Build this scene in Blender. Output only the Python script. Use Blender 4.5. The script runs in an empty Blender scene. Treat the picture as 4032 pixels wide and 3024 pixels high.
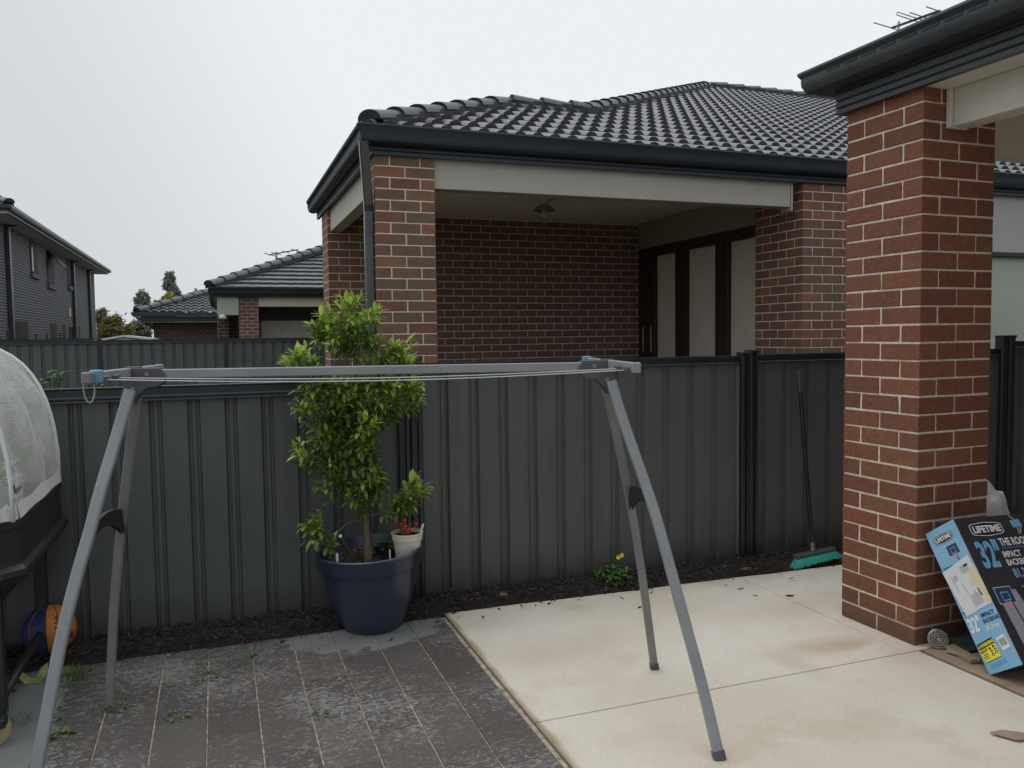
import bpy, bmesh, math, random
from mathutils import Vector, Matrix
R = math.radians
S = bpy.context.scene
COL = S.collection
random.seed(7)

# ------------------------------------------------------------------ camera
H = 1.52
PITCH, ROLL, YAW = R(3.38), R(-0.724), R(20.0)
F = 3188.0; CX, CY = 2016.0, 1512.0
def _m(rows): return Matrix(rows)
_A = _m(((1, 0, 0), (0, -math.sin(PITCH), -math.cos(PITCH)), (0, math.cos(PITCH), -math.sin(PITCH))))
_B = _m(((math.cos(ROLL), -math.sin(ROLL), 0), (math.sin(ROLL), math.cos(ROLL), 0), (0, 0, 1)))
_Q = _m(((math.cos(YAW), -math.sin(YAW), 0), (math.sin(YAW), math.cos(YAW), 0), (0, 0, 1)))
CM = _B @ _A @ _Q                      # world -> camera (x right, y down, z forward)
cd = bpy.data.cameras.new("camera"); cam = bpy.data.objects.new("camera", cd); COL.objects.link(cam)
rx, ry, rz = CM[0], CM[1], CM[2]
cam.matrix_world = Matrix(((rx[0], -ry[0], -rz[0], 0), (rx[1], -ry[1], -rz[1], 0), (rx[2], -ry[2], -rz[2], H), (0, 0, 0, 1)))
cd.sensor_width = 36.0; cd.lens = F / 4032 * 36.0; cd.clip_end = 2000; cd.clip_start = 0.02
S.camera = cam
def ray(x, y): return CM.transposed() @ Vector((x - CX, y - CY, F))
def hit(x, y, n, d):
    v = ray(x, y); o = Vector((0, 0, H)); n = Vector(n)
    return o + v * ((d - n.dot(o)) / n.dot(v))
def gz(x, y, z=0.0): return hit(x, y, (0, 0, 1), z)
def py(x, y, Y): return hit(x, y, (0, 1, 0), Y)
def px(x, y, X): return hit(x, y, (1, 0, 0), X)
DD = 4032 / 2212.0
def dy(x, y, Y): return py(x * DD, y * DD, Y)

# ------------------------------------------------------------------ world: overcast sky
S.view_settings.view_transform = 'Standard'; S.view_settings.look = 'None'
S.cycles.diffuse_bounces = 8; S.cycles.max_bounces = 14; S.cycles.transparent_max_bounces = 16
S.view_settings.gamma = 1; S.view_settings.exposure = 0
w = bpy.data.worlds.new("World"); S.world = w; w.use_nodes = True
nt = w.node_tree; nt.nodes.clear()
def N(tree, typ, **k):
    n = tree.nodes.new(typ)
    for a, b in k.items():
        if a.startswith('in_'):
            n.inputs[a[3:]].default_value = b
        elif a.startswith('i') and a[1:].isdigit(): n.inputs[int(a[1:])].default_value = b
        else: setattr(n, a, b)
    return n
L = nt.links.new
SUN_EL, SUN_AZ = R(62), R(-60)
sky = N(nt, 'ShaderNodeTexSky', sky_type='NISHITA', sun_disc=False, sun_elevation=SUN_EL, sun_rotation=SUN_AZ)
tc = N(nt, 'ShaderNodeTexCoord')
nz = N(nt, 'ShaderNodeTexNoise', in_Scale=1.3, in_Detail=3.0, in_Roughness=0.45)
L(tc.outputs['Generated'], nz.inputs['Vector'])
sep = N(nt, 'ShaderNodeSeparateXYZ'); L(tc.outputs['Generated'], sep.inputs[0])
# brightness of the cloud deck: rises with height and towards the hidden sun
dot = N(nt, 'ShaderNodeVectorMath', operation='DOT_PRODUCT'); L(tc.outputs['Generated'], dot.inputs[0])
dot.inputs[1].default_value = Vector((0.47, 0.76, 0.45)).normalized()
mr = N(nt, 'ShaderNodeMapRange', i1=0.72, i2=1.0, i3=0.0, i4=1.0); mr.interpolation_type = 'SMOOTHSTEP'
L(dot.outputs['Value'], mr.inputs[0])
ad = N(nt, 'ShaderNodeMath', operation='MULTIPLY_ADD', i1=0.36); L(nz.outputs[0], ad.inputs[0]); L(mr.outputs[0], ad.inputs[2])
cr = N(nt, 'ShaderNodeValToRGB')
e = cr.color_ramp.elements
e[0].position = 0.05; e[0].color = (6.2, 6.5, 6.8, 1)
e[1].position = 1.0; e[1].color = (8.5, 8.8, 9.15, 1)
L(ad.outputs[0], cr.inputs[0])
mx = N(nt, 'ShaderNodeMixRGB', i0=0.985); L(sky.outputs[0], mx.inputs[1]); L(cr.outputs[0], mx.inputs[2])
# an overcast sky is brightest overhead
zr_ = N(nt, 'ShaderNodeMapRange', i1=0.42, i2=0.95, i3=1.0, i4=1.55); zr_.interpolation_type = 'SMOOTHSTEP'; L(sep.outputs[2], zr_.inputs[0])
vm = N(nt, 'ShaderNodeVectorMath', operation='SCALE'); L(mx.outputs[0], vm.inputs[0]); L(zr_.outputs[0], vm.inputs['Scale'])
bg = N(nt, 'ShaderNodeBackground', in_Strength=0.1); L(vm.outputs[0], bg.inputs[0])
wo = N(nt, 'ShaderNodeOutputWorld'); L(bg.outputs[0], wo.inputs[0])
ld = bpy.data.lights.new("sun", 'SUN'); ld.energy = 1.0; ld.angle = R(60); ld.color = (1, 0.96, 0.89)
lo = bpy.data.objects.new("sun", ld); COL.objects.link(lo)
sd = Vector((math.sin(SUN_AZ) * math.cos(SUN_EL), math.cos(SUN_AZ) * math.cos(SUN_EL), math.sin(SUN_EL)))
lo.rotation_euler = sd.to_track_quat('Z', 'Y').to_euler()

# ------------------------------------------------------------------ helpers
def tag(o, label=None, cat=None, group=None, kind=None):
    if label: o['label'] = label
    if cat: o['category'] = cat
    if group: o['group'] = group
    if kind: o['kind'] = kind
    return o
def thing(name, loc, label, cat, group=None):
    o = bpy.data.objects.new(name, None); COL.objects.link(o); o.location = loc; o.empty_display_size = 0.1
    return tag(o, label, cat, group)
def origin(o):
    v = Vector((0, 0, 0))
    while o is not None: v += o.location; o = o.parent
    return v
class MB:
    def __init__(s): s.v = []; s.f = []; s.m = []; s.mi = 0
    def add(s, vs, fs, mi=None):
        b = len(s.v); s.v += [tuple(p) for p in vs]
        for q in fs: s.f.append(tuple(b + i for i in q)); s.m.append(s.mi if mi is None else mi)
    def box(s, a, b, mi=None):
        (x0, y0, z0), (x1, y1, z1) = a, b
        s.add([(x0, y0, z0), (x1, y0, z0), (x1, y1, z0), (x0, y1, z0), (x0, y0, z1), (x1, y0, z1), (x1, y1, z1), (x0, y1, z1)],
              [(0, 3, 2, 1), (4, 5, 6, 7), (0, 1, 5, 4), (1, 2, 6, 5), (2, 3, 7, 6), (3, 0, 4, 7)], mi)
    def obox(s, o, u, v, w, mi=None):
        o, u, v, w = map(Vector, (o, u, v, w))
        if u.cross(v).dot(w) < 0: u, v = v, u
        s.add([o, o + u, o + u + v, o + v, o + w, o + u + w, o + u + v + w, o + v + w],
              [(0, 3, 2, 1), (4, 5, 6, 7), (0, 1, 5, 4), (1, 2, 6, 5), (2, 3, 7, 6), (3, 0, 4, 7)], mi)
    def bar(s, a, b, w, h=None, up=(0, 0, 1), mi=None):
        a, b = Vector(a), Vector(b); h = h or w
        d = (b - a).normalized(); u = d.cross(Vector(up))
        if u.length < 1e-4: u = d.cross(Vector((1, 0, 0)))
        u.normalize(); v = u.cross(d)
        s.obox(a - u * w / 2 - v * h / 2, u * w, v * h, b - a, mi)
    def tube(s, pts, r, n=8, mi=None, cap=True):
        pts = [Vector(p) for p in pts]; rs = r if isinstance(r, (list, tuple)) else [r] * len(pts)
        b = len(s.v); prev = None
        for i, p in enumerate(pts):
            d = (pts[min(i + 1, len(pts) - 1)] - pts[max(i - 1, 0)])
            d = d.normalized() if d.length > 1e-9 else Vector((0, 0, 1))
            if prev is None:
                u = d.cross(Vector((0, 0, 1)))
                if u.length < 1e-2: u = d.cross(Vector((0, 1, 0)))
            else: u = prev - d * prev.dot(d)
            u.normalize(); prev = u; v = d.cross(u)
            for k in range(n):
                a = 2 * math.pi * k / n
                s.v.append(tuple(p + (u * math.cos(a) + v * math.sin(a)) * rs[i]))
        mi = s.mi if mi is None else mi
        for i in range(len(pts) - 1):
            for k in range(n):
                s.f.append((b + i * n + k, b + i * n + (k + 1) % n, b + (i + 1) * n + (k + 1) % n, b + (i + 1) * n + k)); s.m.append(mi)
        if cap:
            s.f.append(tuple(b + k for k in reversed(range(n)))); s.m.append(mi)
            e = b + (len(pts) - 1) * n; s.f.append(tuple(e + k for k in range(n))); s.m.append(mi)
    def rtube(s, pts, w, h, side, mi=None):
        """rectangular tube along a bent path; side = direction of w"""
        pts = [Vector(p) for p in pts]; side = Vector(side).normalized(); b = len(s.v)
        for i, p in enumerate(pts):
            d = (pts[min(i + 1, len(pts) - 1)] - pts[max(i - 1, 0)]).normalized()
            u = (side - d * side.dot(d)).normalized(); v = d.cross(u)
            c = 0.13
            for (a, q) in ((-.5, -.5 + c), (-.5 + c, -.5), (.5 - c, -.5), (.5, -.5 + c), (.5, .5 - c), (.5 - c, .5), (-.5 + c, .5), (-.5, .5 - c)):
                s.v.append(tuple(p + u * w * a + v * h * q))
        n = 8; mi = s.mi if mi is None else mi
        for i in range(len(pts) - 1):
            for k in range(n):
                s.f.append((b + i * n + k, b + i * n + (k + 1) % n, b + (i + 1) * n + (k + 1) % n, b + (i + 1) * n + k)); s.m.append(mi)
        s.f.append(tuple(b + k for k in reversed(range(n)))); s.m.append(mi)
        e = b + (len(pts) - 1) * n; s.f.append(tuple(e + k for k in range(n))); s.m.append(mi)
    def lathe(s, prof, c=(0, 0, 0), n=40, mi=None, M=None):
        b = len(s.v); c = Vector(c); mi = s.mi if mi is None else mi
        for r, z in prof:
            for k in range(n):
                a = 2 * math.pi * k / n; p = Vector((r * math.cos(a), r * math.sin(a), z))
                if M is not None: p = M @ p
                s.v.append(tuple(p + c))
        for i in range(len(prof) - 1):
            for k in range(n):
                s.f.append((b + i * n + k, b + i * n + (k + 1) % n, b + (i + 1) * n + (k + 1) % n, b + (i + 1) * n + k)); s.m.append(mi)
        if prof[0][0] > 1e-6: s.f.append(tuple(b + k for k in reversed(range(n)))); s.m.append(mi)
        if prof[-1][0] > 1e-6:
            e = b + (len(prof) - 1) * n; s.f.append(tuple(e + k for k in range(n))); s.m.append(mi)
    def sweep(s, prof, path, mi=None, closed=True):
        """prof: (out, z) pairs; path: (x, y) points; out is to the right of travel; mitred."""
        n = len(prof); b = len(s.v); mi = s.mi if mi is None else mi
        P = [Vector((p[0], p[1])) for p in path]
        for i, p in enumerate(P):
            d0 = (P[i] - P[i - 1]).normalized() if i > 0 else None
            d1 = (P[i + 1] - P[i]).normalized() if i < len(P) - 1 else None
            d0 = d0 or d1; d1 = d1 or d0
            n0 = Vector((d0.y, -d0.x)); n1 = Vector((d1.y, -d1.x))
            m = (n0 + n1); m = m / max(1e-6, m.dot(n0))
            for (o, z) in prof: s.v.append((p.x + m.x * o, p.y + m.y * o, z))
        for i in range(len(P) - 1):
            for k in range(n if closed else n - 1):
                k2 = (k + 1) % n
                s.f.append((b + i * n + k, b + (i + 1) * n + k, b + (i + 1) * n + k2, b + i * n + k2)); s.m.append(mi)
        if closed:
            s.f.append(tuple(b + k for k in range(n))); s.m.append(mi)
            e = b + (len(P) - 1) * n; s.f.append(tuple(e + k for k in reversed(range(n)))); s.m.append(mi)
    def poly(s, pts, thick=(0, 0, 0), mi=None):
        n = len(pts); t = Vector(thick); pts = [Vector(p) for p in pts]
        if t.length < 1e-9: s.add(pts, [tuple(range(n))], mi); return
        nn = Vector((0, 0, 0))
        for i in range(n): nn += pts[i].cross(pts[(i + 1) % n])
        if nn.dot(t) > 0: pts = pts[::-1]
        s.add(pts + [p + t for p in pts], [tuple(range(n)), tuple(reversed(range(n, 2 * n)))] +
              [(i, n + i, n + (i + 1) % n, (i + 1) % n) for i in range(n)], mi)
    def build(s, name, mat, parent=None, smooth=False, bevel=0, label=None, fixn=False, angle=None):
        og = origin(parent) if parent is not None else Vector((0, 0, 0))
        me = bpy.data.meshes.new(name)
        me.from_pydata([(p[0] - og.x, p[1] - og.y, p[2] - og.z) for p in s.v], [], s.f)
        mats = mat if isinstance(mat, (list, tuple)) else [mat]
        for m in mats: me.materials.append(m)
        if len(mats) > 1:
            for i, p in enumerate(me.polygons): p.material_index = s.m[i]
        if bevel or fixn:
            bm = bmesh.new(); bm.from_mesh(me)
            if fixn: bmesh.ops.recalc_face_normals(bm, faces=bm.faces)
            if bevel: bmesh.ops.bevel(bm, geom=list(bm.edges), offset=bevel, segments=1, affect='EDGES', profile=0.5)
            bm.to_mesh(me); bm.free()
        if smooth:
            for p in me.polygons: p.use_smooth = True
            if angle:
                try: me.set_sharp_from_angle(angle=R(angle))
                except Exception: pass
        me.update()
        o = bpy.data.objects.new(name, me); COL.objects.link(o)
        if parent is not None: o.parent = parent
        if label: o['label'] = label
        return o

# ------------------------------------------------------------------ materials
def mat(name, col=(.5, .5, .5), rough=.6, metal=0.0, var=None, vscale=8.0, bump=0.0, bscale=60.0, island=None, spec=0.5,
        noise2=None, coord='Object', speck=None, trans=0.0, coat=0.0, roughvar=0.0, sheen=0):
    """var: second colour mixed by noise; island: list of (pos,col) ramp by random island; speck: (scale, thr, col)"""
    m = bpy.data.materials.new(name); m.use_nodes = True; t = m.node_tree; t.nodes.clear(); l = t.links.new
    out = N(t, 'ShaderNodeOutputMaterial'); b = N(t, 'ShaderNodeBsdfPrincipled', in_Roughness=rough, in_Metallic=metal)
    b.inputs['Specular IOR Level'].default_value = spec
    if coat: b.inputs['Coat Weight'].default_value = coat; b.inputs['Coat Roughness'].default_value = .15
    l(b.outputs[0], out.inputs[0])
    co = N(t, 'ShaderNodeTexCoord'); src = None
    if island:
        g = N(t, 'ShaderNodeNewGeometry'); r = N(t, 'ShaderNodeValToRGB'); r.color_ramp.interpolation = 'LINEAR'
        for k, (p, c) in enumerate(island):
            el = r.color_ramp.elements[k] if k < 2 else r.color_ramp.elements.new(p)
            el.position = p; el.color = (*c, 1)
        l(g.outputs['Random Per Island'], r.inputs[0]); src = r.outputs[0]
    else:
        rgb = N(t, 'ShaderNodeRGB'); rgb.outputs[0].default_value = (*col, 1); src = rgb.outputs[0]
    if var:
        nn = N(t, 'ShaderNodeTexNoise', in_Scale=vscale, in_Detail=5.0, in_Roughness=.6); l(co.outputs[coord], nn.inputs['Vector'])
        mr = N(t, 'ShaderNodeMapRange', i1=.35, i2=.68, i3=0.0, i4=1.0); l(nn.outputs[0], mr.inputs[0])
        mi = N(t, 'ShaderNodeMixRGB'); l(mr.outputs[0], mi.inputs[0]); l(src, mi.inputs[1])
        if len(var) == 4: mi.inputs[2].default_value = var; mlt = N(t, 'ShaderNodeMath', operation='MULTIPLY', i1=var[3]); l(mr.outputs[0], mlt.inputs[0]); l(mlt.outputs[0], mi.inputs[0])
        else: mi.inputs[2].default_value = (*var, 1)
        src = mi.outputs[0]
        if roughvar:
            rm = N(t, 'ShaderNodeMapRange', i1=0, i2=1, i3=rough, i4=rough + roughvar); l(mr.outputs[0], rm.inputs[0]); l(rm.outputs[0], b.inputs['Roughness'])
    for sp in (speck or []):
        sc, thr, c = sp
        v = N(t, 'ShaderNodeTexVoronoi', in_Scale=sc, in_Randomness=1.0); l(co.outputs[coord], v.inputs['Vector'])
        lt = N(t, 'ShaderNodeMath', operation='LESS_THAN', i1=thr); l(v.outputs['Distance'], lt.inputs[0])
        wn = N(t, 'ShaderNodeTexWhiteNoise'); l(v.outputs['Position'] if 'Position' in v.outputs else v.outputs[2], wn.inputs['Vector'])
        gt = N(t, 'ShaderNodeMath', operation='GREATER_THAN', i1=.6); l(wn.outputs['Value'], gt.inputs[0])
        mu = N(t, 'ShaderNodeMath', operation='MULTIPLY'); l(lt.outputs[0], mu.inputs[0]); l(gt.outputs[0], mu.inputs[1])
        mi = N(t, 'ShaderNodeMixRGB'); l(mu.outputs[0], mi.inputs[0]); l(src, mi.inputs[1]); mi.inputs[2].default_value = (*c, 1); src = mi.outputs[0]
    l(src, b.inputs['Base Color'])
    if bump:
        nb = N(t, 'ShaderNodeTexNoise', in_Scale=bscale, in_Detail=4.0, in_Roughness=.6); l(co.outputs[coord], nb.inputs['Vector'])
        bp = N(t, 'ShaderNodeBump', in_Strength=.6, in_Distance=bump); l(nb.outputs[0], bp.inputs['Height']); l(bp.outputs[0], b.inputs['Normal'])
    if trans:
        tr = N(t, 'ShaderNodeBsdfTranslucent'); l(src, tr.inputs[0]); ms = N(t, 'ShaderNodeMixShader', i0=trans)
        l(b.outputs[0], ms.inputs[1]); l(tr.outputs[0], ms.inputs[2]); l(ms.outputs[0], out.inputs[0])
    m['bsdf'] = b.name
    return m
def brick_tex(name, cols, mortar, bw=.24, bh=.086, rough=.8, msize=.007):
    """flat brick pattern for walls far away, laid by object position along the wall"""
    m = bpy.data.materials.new(name); m.use_nodes = True; t = m.node_tree; t.nodes.clear(); l = t.links.new
    out = N(t, 'ShaderNodeOutputMaterial'); b = N(t, 'ShaderNodeBsdfPrincipled', in_Roughness=rough); l(b.outputs[0], out.inputs[0])
    co = N(t, 'ShaderNodeTexCoord'); sp = N(t, 'ShaderNodeSeparateXYZ'); l(co.outputs['Object'], sp.inputs[0])
    a = N(t, 'ShaderNodeMath', operation='ADD'); l(sp.outputs[0], a.inputs[0]); l(sp.outputs[1], a.inputs[1])
    cb = N(t, 'ShaderNodeCombineXYZ'); l(a.outputs[0], cb.inputs[0]); l(sp.outputs[2], cb.inputs[1])
    br = N(t, 'ShaderNodeTexBrick', in_Scale=1.0); br.inputs['Brick Width'].default_value = bw; br.inputs['Row Height'].default_value = bh
    br.inputs['Mortar Size'].default_value = msize; br.inputs['Mortar Smooth'].default_value = .1
    br.inputs['Color1'].default_value = (*cols[0], 1); br.inputs['Color2'].default_value = (*cols[1], 1); br.inputs['Mortar'].default_value = (*mortar, 1)
    l(cb.outputs[0], br.inputs['Vector']); l(br.outputs[0], b.inputs['Base Color'])
    bp = N(t, 'ShaderNodeBump', in_Strength=.5, in_Distance=.01); bp.invert = True; l(br.outputs['Fac'], bp.inputs['Height']); l(bp.outputs[0], b.inputs['Normal'])
    return m
M = {}
M['brick_red'] = mat('red_brick', island=[(0, (.22, .08, .04)), (1, (.165, .062, .034)), (.2, (.15, .054, .03)), (.4, (.235, .088, .043)), (.6, (.185, .068, .035)), (.8, (.225, .094, .048))], rough=.85,
    var=(.125, .042, .028, .5), vscale=22, bump=.004, bscale=180, speck=[(160, .2, (.5, .4, .32)), (120, .22, (.06, .02, .015))], coord='Object')
M['mortar'] = mat('mortar', (.78, .7, .6), .9, var=(.56, .5, .43), vscale=30, bump=.003, bscale=120)
M['brick_mix'] = mat('mixed_brick', island=[(0, (.22, .1, .066)), (1, (.24, .15, .09)), (.2, (.19, .135, .088)), (.35, (.22, .1, .066)), (.5, (.175, .13, .088)), (.62, (.2, .09, .062)), (.8, (.25, .12, .074)), (.95, (.33, .145, .075))], rough=.85,
    var=(.14, .07, .05, .45), vscale=14, bump=.003, bscale=150, speck=[(110, .2, (.05, .03, .025)), (90, .16, (.6, .55, .48))])
M['mortar_warm'] = mat('cream_mortar', (.9, .78, .66), .9, var=(.74, .63, .52), vscale=30, bump=.003, bscale=120)
M['brick_dark'] = mat('dark_brick', island=[(0, (.24, .125, .1)), (1, (.22, .12, .097)), (.3, (.2, .108, .09)), (.6, (.26, .132, .104))], rough=.85, var=(.22, .125, .11, .5), vscale=18, bump=.003, bscale=150)
M['mortar_grey'] = mat('grey_mortar', (.8, .7, .62), .9, bump=.002, bscale=120)
M['gutter'] = mat('dark_gutter', (.025, .033, .047), .42, var=(.03, .038, .052), vscale=3)
M['gutter2'] = mat('dark_grey_gutter', (.03, .036, .042), .4, var=(.045, .05, .055), vscale=4)
M['beam'] = mat('beam_paint', (.5, .48, .42), .6, bump=.0006, bscale=40, var=(.46, .43, .38), vscale=2)
M['beam_white'] = mat('white_beam_paint', (.64, .62, .54), .55, bump=.0015, bscale=70, var=(.56, .54, .47), vscale=5)
M['ceiling'] = mat('ceiling_paint', (.88, .79, .7), .8, var=(.82, .73, .65), vscale=1.5)
M['render_dark'] = mat('grey_render', (.3, .28, .23), .8)
M['tile'] = mat('wet_roof_tile', (.075, .079, .09), .3, var=(.22, .225, .24), vscale=11, bump=.002, bscale=260, roughvar=.25, spec=.6)
M['tile_lip'] = mat('roof_tile_edge', (.036, .037, .042), .8, bump=.003, bscale=80)
M['cap'] = mat('ridge_cap', (.075, .08, .082), .4, var=(.15, .155, .155), vscale=22, bump=.003, bscale=150, roughvar=.2)
M['pointing'] = mat('ridge_pointing', (.03, .031, .034), .85, bump=.003, bscale=90)
M['fence'] = mat('fence_sheet', (.093, .101, .098), .5, var=(.078, .086, .086), vscale=2.5, speck=[(7, .025, (.45, .45, .42))], bump=.0008, bscale=8)
M['fence_far'] = mat('fence_sheet_far', (.095, .106, .108), .55, var=(.08, .09, .09), vscale=3)
M['post'] = mat('fence_post', (.014, .018, .024), .36, var=(.02, .024, .03), vscale=6)
M['concrete'] = mat('beige_concrete', (.6, .54, .45), .8, var=(.67, .63, .56), vscale=1.4, bump=.003, bscale=70)
M['patio'] = mat('brown_concrete', (.34, .26, .19), .8, var=(.26, .19, .135), vscale=6, bump=.002, bscale=90)
M['paver'] = None
M['sand'] = mat('joint_sand', (.5, .44, .35), .95, var=(.16, .135, .11), vscale=25, bump=.004, bscale=100)
M['mulch'] = mat('mulch_chip', island=[(0, (.014, .012, .011)), (1, (.09, .075, .065)), (.6, (.03, .025, .022)), (.9, (.05, .042, .036))], rough=.8)
M['soil'] = mat('dark_soil', (.018, .014, .012), .95, var=(.035, .026, .02), vscale=40, bump=.02, bscale=70)
M['lawn'] = mat('lawn', (.075, .08, .045), .95, var=(.1, .095, .06), vscale=4, bump=.03, bscale=30)
M['steel'] = mat('grey_painted_steel', (.27, .285, .3), .42, var=(.23, .245, .26), vscale=6)
M['steel_dull'] = mat('dull_steel', (.23, .235, .245), .48, var=(.19, .185, .18), vscale=9)
M['plastic_dark'] = mat('dark_grey_plastic', (.075, .08, .09), .4)
M['plastic_black'] = mat('black_plastic', (.016, .017, .019), .45, var=(.022, .022, .024), vscale=9)
M['line'] = mat('clothes_line', (.55, .56, .57), .4)
M['bluetape'] = mat('blue_tape', (.14, .3, .42), .5)
M['pot'] = mat('navy_glazed_pot', (.031, .039, .07), .26, var=(.038, .047, .08), vscale=5, bump=.0015, bscale=10, spec=.6)
M['white_plastic'] = mat('cream_plastic', (.68, .64, .54), .45)
M['white_tag'] = mat('white_tag', (.75, .76, .74), .4)
M['bark'] = mat('tree_bark', (.2, .16, .1), .85, var=(.12, .11, .06), vscale=20, bump=.003, bscale=90)
M['twig'] = mat('green_twig', (.14, .15, .06), .7)
LC = lambda a, b, c, d: [(0, a), (1, b), (.35, c), (.7, d)]
M['leaf'] = mat('citrus_leaf', island=LC((.1, .18, .022), (.23, .35, .045), (.16, .26, .03), (.27, .38, .055)), rough=.38, trans=.25)
M['leaf_young'] = mat('young_citrus_leaf', island=LC((.22, .4, .045), (.4, .58, .08), (.3, .5, .06), (.46, .6, .09)), rough=.4, trans=.35)
M['leaf_old'] = mat('dark_citrus_leaf', island=LC((.05, .1, .018), (.12, .2, .04), (.075, .14, .025), (.15, .23, .055)), rough=.35, trans=.15)
M['leaf_weed'] = mat('weed_leaf', island=LC((.07, .16, .03), (.14, .25, .05), (.1, .2, .04), (.16, .26, .07)), rough=.55, trans=.25)
M['leaf_clover'] = mat('clover_leaf', island=LC((.04, .12, .025), (.1, .23, .045), (.06, .16, .03), (.13, .27, .06)), rough=.5, trans=.2)
M['leaf_pale'] = mat('pale_variegated_leaf', (.5, .52, .22), .5, var=(.2, .3, .08), vscale=30)
M['yellow'] = mat('yellow_petal', (.8, .7, .02), .5)
M['chili'] = mat('red_chilli', (.62, .045, .015), .35)
M['dead'] = mat('dead_stem', (.2, .14, .08), .85)
M['chrome'] = mat('brushed_metal', (.36, .34, .32), .38, metal=.85, var=(.22, .2, .18), vscale=60)
M['grip'] = mat('dark_grip', (.05, .05, .05), .5)
M['bristle'] = mat('teal_bristle', island=[(0, (.03, .42, .34)), (1, (.05, .5, .42)), (.5, (.02, .34, .28))], rough=.5)
M['broom'] = mat('black_broom_stick', (.012, .012, .014), .35)
M['blue_card'] = mat('blue_printed_card', (.2, .44, .66), .5, var=(.24, .48, .69), vscale=7, bump=.002, bscale=9)
M['black_card'] = mat('black_printed_card', (.028, .03, .038), .45, var=(.036, .037, .045), vscale=8, bump=.002, bscale=9)
M['edge_card'] = mat('worn_card_edge', (.42, .36, .28), .8)
M['ink_white'] = mat('white_ink', (.72, .72, .74), .5)
M['ink_black'] = mat('black_ink', (.015, .016, .022), .5)
M['ink_blue'] = mat('blue_ink', (.16, .38, .62), .5)
M['ink_navy'] = mat('navy_ink', (.03, .05, .12), .5)
M['ink_yellow'] = mat('yellow_ink', (.78, .72, .06), .5)
M['ink_grey'] = mat('grey_ink', (.3, .31, .34), .5)
M['ink_red'] = mat('pink_ink', (.6, .25, .3), .5)
M['paper'] = mat('white_paper', (.68, .69, .72), .4, var=(.62, .63, .68), vscale=25)
M['paper_yellow'] = mat('yellowed_tape', (.66, .58, .4), .4)
M['ball_blue'] = mat('navy_ball_rubber', (.018, .03, .1), .55, bump=.0012, bscale=500)
M['ball_orange'] = mat('orange_ball_rubber', (.55, .2, .025), .55, bump=.0012, bscale=500)
M['wood'] = mat('offcut_wood', (.3, .24, .15), .7, var=(.22, .17, .1), vscale=12)
M['green_cloth'] = mat('dark_green_plastic', (.012, .04, .03), .6)
M['cloth'] = mat('white_cloth', (.66, .66, .67), .85)
M['blind'] = mat('grey_blind', (.66, .6, .52), .8, var=(.6, .55, .48), vscale=3)
M['blind_pale'] = mat('pale_blind', (.5, .55, .48), .7, var=(.46, .51, .45), vscale=2)
M['blind_far'] = mat('far_blind', (.62, .64, .6), .6, var=(.52, .54, .5), vscale=6)
M['frame_wood'] = mat('dark_timber_frame', (.05, .018, .015), .5, var=(.035, .014, .012), vscale=8)
M['frame_black'] = mat('black_window_frame', (.015, .017, .022), .4)
M['glass'] = mat('window_glass', (.018, .019, .022), .6, spec=.15)
M['cladding'] = mat('grey_panel', (.5, .5, .48), .7, var=(.46, .46, .44), vscale=2)
M['shed'] = mat('cream_shed_sheet', (.62, .6, .48), .5)
M['brick_h2'] = None
M['cream'] = mat('cream_render', (.62, .55, .43), .8)
M['soffit'] = mat('pale_green_soffit', (.4, .45, .36), .8)
M['metal_grey'] = mat('grey_flue_metal', (.35, .36, .37), .4, metal=.5)
M['pvc'] = mat('white_fitting', (.6, .6, .58), .5)
M['gum'] = mat('gum_leaf', island=LC((.14, .16, .135), (.28, .29, .25), (.2, .22, .18), (.32, .33, .28)), rough=.6, trans=.2)
M['wattle'] = mat('wattle_leaf', island=LC((.3, .27, .05), (.5, .44, .09), (.4, .36, .06), (.45, .42, .1)), rough=.6, trans=.2)
M['olive'] = mat('olive_brown_leaf', island=LC((.14, .13, .05), (.3, .22, .08), (.2, .18, .06), (.26, .24, .09)), rough=.7, trans=.2)
M['grey_leaf'] = mat('grey_brown_leaf', island=LC((.12, .115, .09), (.22, .2, .165), (.16, .15, .12), (.24, .22, .18)), rough=.7, trans=.2)

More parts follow.
